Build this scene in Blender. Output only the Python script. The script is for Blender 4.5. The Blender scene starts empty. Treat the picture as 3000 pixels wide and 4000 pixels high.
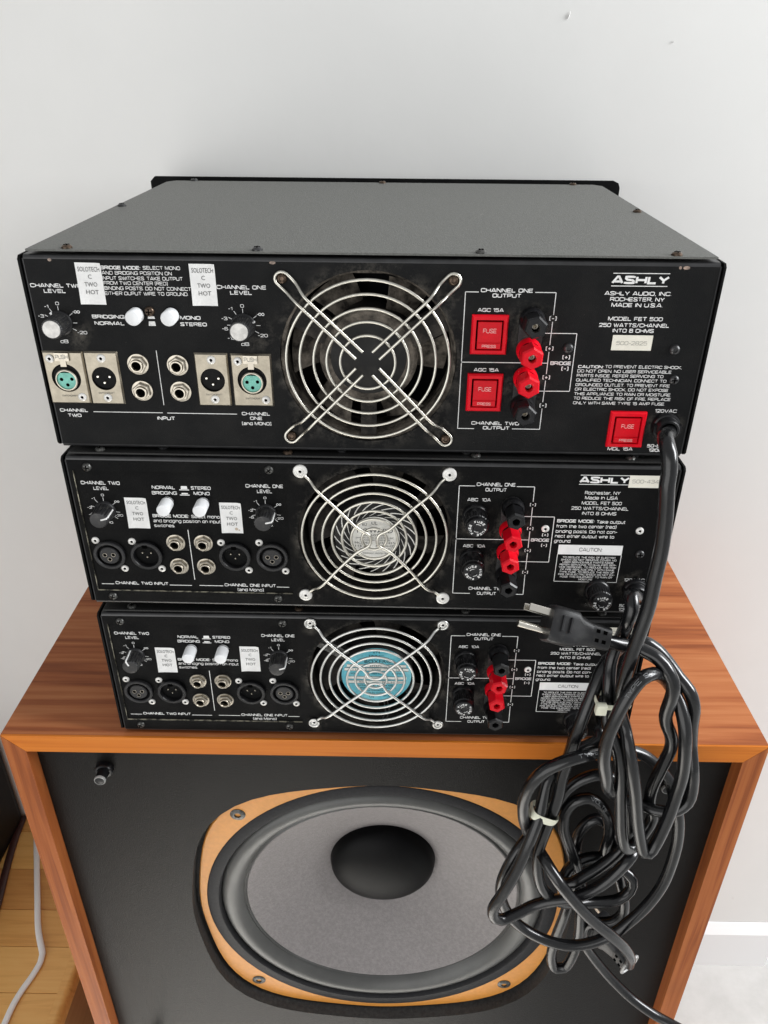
import bpy, bmesh, math, random
from mathutils import Vector, Matrix
random.seed(7)
SC = bpy.context.scene
COL = SC.collection
HS = 1.01            # height of the cabinet top above the floor
PI = math.pi

# ------------------------------------------------------------------ camera
cam_d = bpy.data.cameras.new('camera'); cam = bpy.data.objects.new('camera', cam_d); COL.objects.link(cam)
cam_d.sensor_fit = 'VERTICAL'; cam_d.sensor_height = 36.0; cam_d.sensor_width = 27.0
cam_d.lens = 3037.5 / 4000 * 36.0
cam_d.clip_start = 0.02; cam_d.clip_end = 60
def cam_rot(p, y, r):
    cy, sy, cp, sp, cr, sr = math.cos(y), math.sin(y), math.cos(p), math.sin(p), math.cos(r), math.sin(r)
    right = Vector((cy, -sy, 0)); f0 = Vector((sy, cy, 0)); u0 = Vector((0, 0, 1))
    fwd = f0*cp - u0*sp; up = u0*cp + f0*sp
    return right*cr + up*sr, up*cr - right*sr, fwd
_r, _u, _f = cam_rot(0.51963, -0.01061, 0.0073)
M = Matrix((( _r.x, _u.x, -_f.x, 0.00463), (_r.y, _u.y, -_f.y, -0.49706), (_r.z, _u.z, -_f.z, 0.51851 + HS), (0, 0, 0, 1)))
cam.matrix_world = M
SC.camera = cam

# ------------------------------------------------------------------ light of the room: soft window light
w = bpy.data.worlds.new('World'); SC.world = w; w.use_nodes = True
bg = w.node_tree.nodes['Background']; bg.inputs[0].default_value = (0.97, 0.985, 1.0, 1); bg.inputs[1].default_value = 0.47
def area(name, loc, target, sx, sy, power, col):
    d = bpy.data.lights.new(name, 'AREA'); d.shape = 'RECTANGLE'; d.size = sx; d.size_y = sy; d.energy = power; d.color = col
    o = bpy.data.objects.new(name, d); COL.objects.link(o); o.location = loc
    o.rotation_euler = (Vector(target) - Vector(loc)).to_track_quat('-Z', 'Y').to_euler()
    return o
area('window_light', (2.5, -.22, HS + 1.3), (0, .05, HS), .9, 1.8, 126, (0.97, 0.985, 1.0))
area('room_light', (-1.25, -2.2, HS - .15), (-.15, 0, HS - .3), 2.8, 2.2, 33, (1.0, 0.99, 0.975))
sd = bpy.data.lights.new('sun_patch_light', 'SPOT'); sd.energy = 2300; sd.spot_size = math.radians(17); sd.spot_blend = .5; sd.shadow_soft_size = .12; sd.color = (1.0, .97, .92)
so = bpy.data.objects.new('sun_patch_light', sd); COL.objects.link(so); so.location = (-1.1, -1.25, 3.0)   # daylight falling on the floor in front of the cabinet
so.rotation_euler = (Vector((-.25, -.42, 0)) - Vector(so.location)).to_track_quat('-Z', 'Y').to_euler()
SC.view_settings.view_transform = 'Standard'; SC.view_settings.look = 'None'
SC.view_settings.exposure = 0.09; SC.view_settings.gamma = 1.0
SC.render.engine = 'CYCLES'
SC.cycles.max_bounces = 6; SC.cycles.diffuse_bounces = 4; SC.cycles.glossy_bounces = 3
SC.cycles.use_denoising = True

# ------------------------------------------------------------------ materials
def _mat(name):
    m = bpy.data.materials.new(name); m.use_nodes = True
    return m, m.node_tree.nodes, m.node_tree.links, m.node_tree.nodes['Principled BSDF']
def plain(name, col, rough=0.5, metal=0.0, spec=0.5, var=0.0, vscale=40, bump=0.0, bscale=400, coat=0.0, c2=None, rvar=0.0, lo=0.4, hi=0.65):
    m, N, L, b = _mat(name)
    b.inputs['Base Color'].default_value = (*col, 1); b.inputs['Roughness'].default_value = rough
    b.inputs['Metallic'].default_value = metal; b.inputs['Specular IOR Level'].default_value = spec
    b.inputs['Coat Weight'].default_value = coat
    tc = N.new('ShaderNodeTexCoord')
    if var or c2:
        n = N.new('ShaderNodeTexNoise'); n.inputs['Scale'].default_value = vscale; n.inputs['Detail'].default_value = 6; n.inputs['Roughness'].default_value = 0.65
        L.new(tc.outputs['Object'], n.inputs['Vector'])
        r = N.new('ShaderNodeValToRGB'); r.color_ramp.elements[0].position = lo; r.color_ramp.elements[1].position = hi
        if c2: r.color_ramp.elements[0].color = (*col, 1); r.color_ramp.elements[1].color = (*c2, 1)
        else:
            r.color_ramp.elements[0].color = (*[max(0, c*(1-var)) for c in col], 1); r.color_ramp.elements[1].color = (*[min(1, c*(1+var)) for c in col], 1)
        L.new(n.outputs['Fac'], r.inputs['Fac']); L.new(r.outputs['Color'], b.inputs['Base Color'])
        if rvar:
            mr = N.new('ShaderNodeMapRange'); mr.inputs['To Min'].default_value = rough - rvar; mr.inputs['To Max'].default_value = rough + rvar
            L.new(n.outputs['Fac'], mr.inputs['Value']); L.new(mr.outputs['Result'], b.inputs['Roughness'])
    if bump:
        n2 = N.new('ShaderNodeTexNoise'); n2.inputs['Scale'].default_value = bscale; n2.inputs['Detail'].default_value = 4
        L.new(tc.outputs['Object'], n2.inputs['Vector'])
        bp = N.new('ShaderNodeBump'); bp.inputs['Strength'].default_value = bump; bp.inputs['Distance'].default_value = 0.001
        L.new(n2.outputs['Fac'], bp.inputs['Height']); L.new(bp.outputs['Normal'], b.inputs['Normal'])
    return m
def wood(name, stops, stretch, rough=0.42, scale=1.0, pore=0.35, spec=0.4, dist=1.2, fig=1.0):
    """stretch: mapping scale; the small component runs along the grain"""
    m, N, L, b = _mat(name)
    tc = N.new('ShaderNodeTexCoord'); mp = N.new('ShaderNodeMapping'); mp.inputs['Scale'].default_value = stretch
    L.new(tc.outputs['Object'], mp.inputs['Vector'])
    n1 = N.new('ShaderNodeTexNoise'); n1.inputs['Scale'].default_value = 1.0*scale; n1.inputs['Detail'].default_value = 5; n1.inputs['Distortion'].default_value = dist
    L.new(mp.outputs['Vector'], n1.inputs['Vector'])
    # growth bands: the slow noise folded several times
    mu = N.new('ShaderNodeMath'); mu.operation = 'MULTIPLY'; mu.inputs[1].default_value = 7.0*fig; L.new(n1.outputs['Fac'], mu.inputs[0])
    pp = N.new('ShaderNodeMath'); pp.operation = 'PINGPONG'; pp.inputs[1].default_value = 1.0; L.new(mu.outputs[0], pp.inputs[0])
    mp2 = N.new('ShaderNodeMapping'); mp2.inputs['Scale'].default_value = tuple(s*3.2 if s > 10 else s*2.6 for s in stretch); L.new(tc.outputs['Object'], mp2.inputs['Vector'])
    n2 = N.new('ShaderNodeTexNoise'); n2.inputs['Scale'].default_value = 1.0*scale; n2.inputs['Detail'].default_value = 6; L.new(mp2.outputs['Vector'], n2.inputs['Vector'])
    mx = N.new('ShaderNodeMix'); mx.data_type = 'FLOAT'; mx.inputs[0].default_value = 0.68
    L.new(pp.outputs[0], mx.inputs[2]); L.new(n1.outputs['Fac'], mx.inputs[3])
    ad = N.new('ShaderNodeMath'); ad.operation = 'MULTIPLY_ADD'; ad.inputs[1].default_value = pore; 
    sb = N.new('ShaderNodeMath'); sb.operation = 'SUBTRACT'; sb.inputs[1].default_value = 0.5; L.new(n2.outputs['Fac'], sb.inputs[0])
    L.new(sb.outputs[0], ad.inputs[0]); L.new(mx.outputs[0], ad.inputs[2])
    r = N.new('ShaderNodeValToRGB'); els = r.color_ramp.elements
    els[0].position, els[0].color = stops[0][0], (*stops[0][1], 1); els[1].position, els[1].color = stops[-1][0], (*stops[-1][1], 1)
    for p, c in stops[1:-1]:
        e = els.new(p); e.color = (*c, 1)
    L.new(ad.outputs[0], r.inputs['Fac']); L.new(r.outputs['Color'], b.inputs['Base Color'])
    b.inputs['Roughness'].default_value = rough; b.inputs['Specular IOR Level'].default_value = spec
    bp = N.new('ShaderNodeBump'); bp.inputs['Strength'].default_value = 0.12; bp.inputs['Distance'].default_value = 0.0006
    L.new(n2.outputs['Fac'], bp.inputs['Height']); L.new(bp.outputs['Normal'], b.inputs['Normal'])
    return m
MT = dict(
    panel=plain('black powder coat', (0.0045, 0.0046, 0.0048), 0.6, spec=0.07, c2=(0.009, 0.009, 0.0087), vscale=28, bump=0.25, bscale=1500, lo=.45, hi=.75),
    panel1=plain('black powder coat greyed', (0.0075, 0.0078, 0.0082), 0.58, spec=0.11, c2=(0.014, 0.0138, 0.0135), vscale=24, bump=0.25, bscale=1500, lo=.45, hi=.75),
    cover=plain('grey black texture coat', (0.100, 0.102, 0.094), 0.58, spec=0.45, c2=(0.130, 0.131, 0.122), vscale=420, bump=0.5, bscale=900),
    coverdark=plain('black cover coat', (0.012, 0.012, 0.012), 0.5, spec=0.3, bump=0.3, bscale=900),
    bend=plain('black coat bend', (0.02, 0.02, 0.021), 0.36, spec=0.6, var=0.3, vscale=60),
    inside=plain('dark inside', (0.006, 0.006, 0.006), 0.8, spec=0.1),
    worn=plain('worn bare edge', (0.03, 0.03, 0.028), 0.45, c2=(0.42, 0.39, 0.30), vscale=160, lo=.42, hi=.55),
    chip=plain('bare metal chip', (0.34, 0.25, 0.2), 0.5, var=0.5, vscale=300),
    ink=plain('white silkscreen ink', (0.80, 0.80, 0.79), 0.6, spec=0.2, c2=(0.36, 0.36, 0.355), vscale=230, lo=.5, hi=.82),
    inkdim=plain('thin white silkscreen ink', (0.5, 0.5, 0.49), 0.6, spec=0.2),
    inkgrey=plain('grey print', (0.09, 0.09, 0.09), 0.7, spec=0.2),
    inkpale=plain('faded print', (0.40, 0.39, 0.35), 0.7, spec=0.2),
    inkblack=plain('black print', (0.02, 0.025, 0.03), 0.6, spec=0.2),
    sticker=plain('white paper label', (0.80, 0.80, 0.79), 0.6, spec=0.3, var=0.05, vscale=90),
    cream=plain('cream paper label', (0.78, 0.755, 0.66), 0.6, spec=0.3, var=0.04, vscale=90),
    nickel=plain('satin nickel', (0.48, 0.44, 0.37), 0.3, metal=1.0, var=0.14, vscale=120, rvar=0.08),
    nickelplate=plain('brushed nickel plate', (0.36, 0.325, 0.26), 0.4, metal=1.0, var=0.14, vscale=150, rvar=0.08),
    steel=plain('bright wire', (0.63, 0.61, 0.545), 0.3, metal=1.0, var=0.08, vscale=90),
    white_wire=plain('zinc wire', (0.66, 0.66, 0.635), 0.33, metal=0.85, var=0.08, vscale=90),
    alu=plain('spun aluminium', (0.50, 0.49, 0.47), 0.4, metal=.6, var=0.15, vscale=200),
    rivet=plain('pale rivet', (0.74, 0.73, 0.70), 0.4, metal=0.35),
    screwblack=plain('black screw', (0.022, 0.022, 0.023), 0.3, spec=0.6, var=0.3, vscale=300),
    screwbrown=plain('bronzed screw', (0.10, 0.07, 0.05), 0.3, metal=0.75, var=0.4, vscale=400),
    screwgrey=plain('dull steel screw', (0.10, 0.10, 0.095), 0.35, metal=0.7, var=0.5, vscale=400),
    void=plain('recess shade black', (0.002, 0.002, 0.002), 0.9, spec=0.0),  # flat black colour standing for the shade in recesses, holes and gaps
    blackgloss=plain('black gloss plastic', (0.006, 0.006, 0.007), 0.34, spec=0.42, var=0.4, vscale=200),
    blackmatt=plain('black matt plastic', (0.014, 0.014, 0.015), 0.45, spec=0.4, var=0.3, vscale=200),
    knobdust=plain('dusty black knob', (0.012, 0.012, 0.013), 0.38, spec=0.5, c2=(0.07, 0.068, 0.06), vscale=300, lo=.5, hi=.8),
    red=plain('red gloss plastic', (0.70, 0.003, 0.014), 0.26, spec=0.3, var=0.08, vscale=80),
    reddeep=plain('red plastic rocker', (0.64, 0.002, 0.011), 0.3, spec=0.3, var=0.08, vscale=80),
    pink=plain('pale print on red', (0.86, 0.42, 0.40), 0.5),
    whiteplastic=plain('white plastic', (0.78, 0.79, 0.80), 0.35, spec=0.4),
    teal=plain('teal insert', (0.20, 0.56, 0.46), 0.45, spec=0.4, var=0.12, vscale=300),
    cyan=plain('cyan label', (0.10, 0.50, 0.62), 0.4, c2=(0.24, 0.62, 0.70), vscale=60),
    bonelabel=plain('bone label', (0.90, 0.89, 0.84), 0.5, var=0.1, vscale=120),
    dust=plain('dusty fan', (0.030, 0.027, 0.024), 0.85, spec=0.1, c2=(0.24, 0.21, 0.175), vscale=110, lo=.36, hi=.72, bump=1.0, bscale=260),
    dustdark=plain('dark dusty fan', (0.014, 0.013, 0.012), 0.7, spec=0.2, c2=(0.075, 0.066, 0.056), vscale=70, lo=.42, hi=.75, bump=0.6, bscale=500),
    fanblack=plain('fan black', (0.012, 0.012, 0.012), 0.55, spec=0.3, c2=(0.04, 0.037, 0.033), vscale=80, lo=.5, hi=.8),
    cord=plain('black cord jacket', (0.0045, 0.0047, 0.0054), 0.23, spec=0.55, c2=(0.010, 0.010, 0.0105), vscale=160, lo=.5, hi=.85, bump=0.07, bscale=70, rvar=.1),
    cordink=plain('worn cable print', (0.16, 0.165, 0.17), 0.5, spec=.3),
    nylon=plain('nylon tie', (0.74, 0.74, 0.60), 0.4, spec=0.4),
    prong=plain('plug prong', (0.80, 0.76, 0.68), 0.22, metal=1.0),
    plug=plain('plug rubber', (0.014, 0.014, 0.015), 0.42, spec=0.4, c2=(0.04, 0.04, 0.038), vscale=120, lo=.5, hi=.8),
    clear=plain('scuffed clear rim', (0.30, 0.30, 0.29), 0.3),
    baffle=plain('black baffle paint', (0.0040, 0.0035, 0.0031), 0.36, spec=0.11, var=0.12, vscale=600, bump=0.35, bscale=1100),
    gold=plain('ochre gold paint', (0.62, 0.255, 0.042), 0.42, spec=0.5, var=0.05, vscale=200, bump=0.06, bscale=800),
    gasket=plain('black foam gasket', (0.012, 0.012, 0.014), 0.6, spec=0.3, var=0.3, vscale=300),
    surround=plain('rubber surround', (0.066, 0.066, 0.063), 0.36, spec=0.5, c2=(0.085, 0.085, 0.081), vscale=18),
    cone=plain('paper cone', (0.195, 0.179, 0.177), 0.55, spec=0.4, c2=(0.24, 0.222, 0.219), vscale=260, bump=0.4, bscale=700),
    dome=plain('black dust cap', (0.002, 0.002, 0.0022), 0.45, spec=0.10),
    rebate=plain('dusty rebate felt', (0.012, 0.012, 0.012), 0.8, c2=(0.045, 0.045, 0.044), vscale=260, lo=.3, hi=.8, bump=.4, bscale=500),
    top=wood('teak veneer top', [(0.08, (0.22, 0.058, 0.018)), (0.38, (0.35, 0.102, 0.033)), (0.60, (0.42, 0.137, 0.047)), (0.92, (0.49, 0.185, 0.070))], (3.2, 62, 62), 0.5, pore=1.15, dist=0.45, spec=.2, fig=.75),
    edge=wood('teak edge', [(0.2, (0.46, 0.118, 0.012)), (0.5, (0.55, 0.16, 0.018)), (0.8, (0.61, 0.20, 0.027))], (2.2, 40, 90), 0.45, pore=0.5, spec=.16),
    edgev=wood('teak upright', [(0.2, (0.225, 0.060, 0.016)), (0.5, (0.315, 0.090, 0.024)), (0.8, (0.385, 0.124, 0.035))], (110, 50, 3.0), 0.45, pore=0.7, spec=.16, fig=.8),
    oakriser=wood('oak riser', [(0.2, (0.36, 0.18, 0.07)), (0.8, (0.50, 0.28, 0.12))], (30, 2, 40), 0.4),
    wall=plain('white wall paint', (0.70, 0.697, 0.68), 0.75, spec=0.2, var=0.02, vscale=2.5, bump=0.07, bscale=110),
    trim=plain('white trim paint', (0.74, 0.74, 0.74), 0.45, spec=0.4),
    tile=plain('pale stone floor', (0.42, 0.415, 0.40), 0.5, c2=(0.50, 0.495, 0.48), vscale=14, lo=.35, hi=.7, bump=0.1, bscale=90),
    whitecord=plain('white cord', (0.90, 0.89, 0.87), 0.4),
    browncord=plain('brown cord', (0.060, 0.022, 0.018), 0.4, var=0.2),
    case=plain('black case', (0.006, 0.006, 0.006), 0.5, spec=0.2, var=.3, vscale=60),
)
def dusty(name, base, c2, rough, spec, spots, ring):
    m = plain(name, base, rough, spec=spec, c2=c2, vscale=26, bump=0.25, bscale=1500, lo=.45, hi=.75)
    N, L = m.node_tree.nodes, m.node_tree.links; b = N['Principled BSDF']; src = b.inputs['Base Color'].links[0].from_socket
    tc = N.new('ShaderNodeTexCoord'); last = None
    for x, z, r0, r1 in spots + [ring]:
        d = N.new('ShaderNodeVectorMath'); d.operation = 'DISTANCE'; d.inputs[1].default_value = (x/1000, 0, z/1000); L.new(tc.outputs['Object'], d.inputs[0])
        mr = N.new('ShaderNodeMapRange'); mr.interpolation_type = 'SMOOTHSTEP'; mr.inputs['From Min'].default_value = r0/1000; mr.inputs['From Max'].default_value = r1/1000; mr.inputs['To Min'].default_value = 1; mr.inputs['To Max'].default_value = 0
        L.new(d.outputs['Value'], mr.inputs['Value'])
        if last is None: last = mr.outputs['Result']
        else:
            mx = N.new('ShaderNodeMath'); mx.operation = 'MAXIMUM'; L.new(last, mx.inputs[0]); L.new(mr.outputs['Result'], mx.inputs[1]); last = mx.outputs[0]
    n = N.new('ShaderNodeTexNoise'); n.inputs['Scale'].default_value = 75; n.inputs['Detail'].default_value = 9; n.inputs['Roughness'].default_value = .75; L.new(tc.outputs['Object'], n.inputs['Vector'])
    nr = N.new('ShaderNodeMapRange'); nr.inputs['From Min'].default_value = .47; nr.inputs['From Max'].default_value = .72; L.new(n.outputs['Fac'], nr.inputs['Value'])
    fn = N.new('ShaderNodeTexNoise'); fn.inputs['Scale'].default_value = 520; fn.inputs['Detail'].default_value = 3; L.new(tc.outputs['Object'], fn.inputs['Vector'])
    fr = N.new('ShaderNodeMapRange'); fr.inputs['From Min'].default_value = .70; fr.inputs['From Max'].default_value = .78; fr.inputs['To Max'].default_value = .25; L.new(fn.outputs['Fac'], fr.inputs['Value'])
    mu = N.new('ShaderNodeMath'); mu.operation = 'MULTIPLY'; L.new(last, mu.inputs[0]); L.new(nr.outputs['Result'], mu.inputs[1])
    ad = N.new('ShaderNodeMath'); ad.operation = 'ADD'; ad.use_clamp = True; L.new(mu.outputs[0], ad.inputs[0]); L.new(fr.outputs['Result'], ad.inputs[1])
    mix = N.new('ShaderNodeMix'); mix.data_type = 'RGBA'; L.new(ad.outputs[0], mix.inputs['Factor']); L.new(src, mix.inputs[6]); mix.inputs[7].default_value = (.105, .096, .083, 1)
    L.new(mix.outputs[2], b.inputs['Base Color']); return m
MT['panelb'] = dusty('black powder coat, dusty', (0.0045, 0.0046, 0.0048), (0.009, 0.009, 0.0087), .6, .07, [(103, 78, 10, 24), (103, 48, 10, 24), (77, 84, 9, 19), (77, 48, 9, 19), (175, 20, 9, 18), (204, 26, 9, 18), (-50, 120, 3, 12), (56, 120, 3, 12), (-50, 13, 3, 13), (56, 13, 3, 13)], (3, 67.4, 57, 66))
MT['panel1'] = dusty('black powder coat greyed, dusty', (0.0075, 0.0078, 0.0082), (0.014, 0.0138, 0.0135), .58, .11, [(-197, 84, 5, 17), (-74, 84, 5, 17), (105, 92, 10, 22), (105, 52, 10, 22), (205, 24, 9, 16), (50, 112, 4, 14), (-48, 18, 4, 15), (48, 18, 4, 15)], (-.5, 67.9, 57, 70))
OAK = [wood('oak plank %d' % i, [(0.15, a), (0.5, b_), (0.85, c_)], (3.0, 45, 45), 0.36, pore=0.5) for i, (a, b_, c_) in enumerate([
    ((0.66, 0.32, 0.085), (0.83, 0.455, 0.14), (0.88, 0.54, 0.19)),
    ((0.46, 0.19, 0.05), (0.62, 0.29, 0.083), (0.72, 0.38, 0.12)),
    ((0.56, 0.25, 0.066), (0.74, 0.375, 0.108), (0.82, 0.46, 0.15))])]

# ------------------------------------------------------------------ mesh helpers; amplifier parts use (x, out, z) in mm
class MB:
    def __init__(s, mm=True): s.v = []; s.f = []; s.m = []; s.mm = mm
    def p(s, x, o, z):
        s.v.append((x/1000, -o/1000, z/1000) if s.mm else (x, o, z)); return len(s.v)-1
    def face(s, ids, mi=0): s.f.append(tuple(ids)); s.m.append(mi)
    def box(s, x0, x1, o0, o1, z0, z1, mi=0):
        i = [s.p(x, o, z) for x in (x0, x1) for o in (o0, o1) for z in (z0, z1)]
        for q in ((0,1,3,2),(4,6,7,5),(0,4,5,1),(2,3,7,6),(0,2,6,4),(1,5,7,3)): s.face([i[k] for k in q], mi)
    def lathe(s, prof, n=20, cx=0, cz=0, ph=0.0, mi=0, close=True, sq=1.0):
        rings = []
        for r, o in prof:
            if r <= 1e-6: rings.append([s.p(cx, o, cz)])
            else: rings.append([s.p(cx + r*math.cos(ph + 2*PI*k/n), o, cz + r*sq*math.sin(ph + 2*PI*k/n)) for k in range(n)])
        for a, b in zip(rings, rings[1:]):
            for k in range(n):
                k2 = (k+1) % n
                if len(a) == 1 and len(b) == 1: continue
                if len(a) == 1: s.face((a[0], b[k], b[k2]), mi)
                elif len(b) == 1: s.face((a[k], b[0], a[k2]), mi)
                else: s.face((a[k], b[k], b[k2], a[k2]), mi)
    def prism(s, pts, o0, o1, mi=0, cap0=True):
        a = [s.p(x, o0, z) for x, z in pts]; b = [s.p(x, o1, z) for x, z in pts]; n = len(pts)
        for k in range(n): s.face((a[k], a[(k+1) % n], b[(k+1) % n], b[k]), mi)
        s.face(b, mi)
        if cap0: s.face(a[::-1], mi)
    def tube(s, pts, r, n=8, closed=False, mi=0, flat=None):
        P = [Vector(p) for p in pts]; m = len(P); prev = None; rings = []
        for i in range(m):
            if closed: t = P[(i+1) % m] - P[i-1]
            else: t = P[min(i+1, m-1)] - P[max(i-1, 0)]
            t.normalize()
            if prev is None:
                u = t.orthogonal().normalized()
                if closed or flat: u = (Vector((0, 1, 0)) if not flat else Vector(flat)); u = (u - t*u.dot(t)).normalized()
            else: u = (prev - t*prev.dot(t)).normalized()
            prev = u; v = t.cross(u)
            ra, rb = (r, r) if not isinstance(r, tuple) else r
            rings.append([s.p(*(P[i] + u*(ra*math.cos(2*PI*k/n)) + v*(rb*math.sin(2*PI*k/n)))) for k in range(n)])
        for i in range(m if closed else m-1):
            a, b = rings[i], rings[(i+1) % m]
            for k in range(n): s.face((a[k], a[(k+1) % n], b[(k+1) % n], b[k]), mi)
        if not closed: s.face(rings[0][::-1], mi); s.face(rings[-1], mi)
    def fill(s, loops, o0, o1, mi=0, wall=None):
        """flat plate with holes: loops[0] is the outline; walls of loop k take material wall[k]"""
        bm = bmesh.new(); es = []; ids = []
        for lp in loops:
            vs = [bm.verts.new((x, 0, z)) for x, z in lp]; ids.append(vs)
            for k in range(len(vs)): es.append(bm.edges.new((vs[k], vs[(k+1) % len(vs)])))
        bm.verts.index_update()
        bmesh.ops.triangle_fill(bm, use_beauty=True, use_dissolve=False, edges=es, normal=(0, -1, 0))
        bm.verts.index_update(); bm.verts.ensure_lookup_table()
        f = [s.p(v.co.x, o1, v.co.z) for v in bm.verts]; b = [s.p(v.co.x, o0, v.co.z) for v in bm.verts]
        for fc in bm.faces:
            q = [v.index for v in fc.verts]
            s.face([f[k] for k in q], mi); s.face([b[k] for k in q[::-1]], mi)
        for li, vs in enumerate(ids):
            q = [v.index for v in vs]; n = len(q); mw = wall[li] if wall else mi
            for k in range(n): s.face((f[q[k]], f[q[(k+1) % n]], b[q[(k+1) % n]], b[q[k]]), mw)
        bm.free()
    def mesh(s, name, mats, smooth=0.6):
        me = bpy.data.meshes.new(name); me.from_pydata(s.v, [], s.f); me.validate()
        if not isinstance(mats, (list, tuple)): mats = [mats]
        for m in mats: me.materials.append(m)
        if len(mats) > 1 and len(me.polygons) == len(s.m): me.polygons.foreach_set('material_index', s.m)
        bm = bmesh.new(); bm.from_mesh(me); bmesh.ops.recalc_face_normals(bm, faces=bm.faces)
        if smooth:
            for f in bm.faces: f.smooth = True
            for e in bm.edges:
                if len(e.link_faces) == 2 and e.calc_face_angle(0) > smooth: e.smooth = False
        bm.to_mesh(me); bm.free()
        return me
    def build(s, name, mats, parent=None, smooth=0.6, loc=None):
        o = bpy.data.objects.new(name, s.mesh(name, mats, smooth)); COL.objects.link(o)
        if parent: o.parent = parent
        if loc: o.location = loc
        return o
def circ(cx, cz, r, n=48, ph=0): return [(cx + r*math.cos(ph + 2*PI*k/n), cz + r*math.sin(ph + 2*PI*k/n)) for k in range(n)]
def rect(x0, x1, z0, z1): return [(x0, z0), (x1, z0), (x1, z1), (x0, z1)]
CACHE = {}
def inst(key, name, mats, parent, x, z, out, fn, smooth=0.6, ry=0.0):
    """one mesh shared by alike pieces"""
    if key not in CACHE:
        b = MB(); fn(b); CACHE[key] = b.mesh(name, mats, smooth)
    o = bpy.data.objects.new(name, CACHE[key]); COL.objects.link(o); o.parent = parent
    o.location = (x/1000, -out/1000, z/1000); o.rotation_euler = (0, ry, 0)
    return o
def tag(o, label=None, cat=None, group=None, kind=None):
    for k, v in (('label', label), ('category', cat), ('group', group), ('kind', kind)):
        if v: o[k] = v
    return o
def empty(name, loc, rz=0.0):
    o = bpy.data.objects.new(name, None); COL.objects.link(o); o.location = loc; o.rotation_euler = (0, 0, rz); o.empty_display_size = 0.02
    return o
def part(name, parent, loc=None):
    o = bpy.data.objects.new(name, None); COL.objects.link(o); o.parent = parent
    if loc: o.location = (loc[0]/1000, -loc[1]/1000, loc[2]/1000)
    return o

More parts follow.
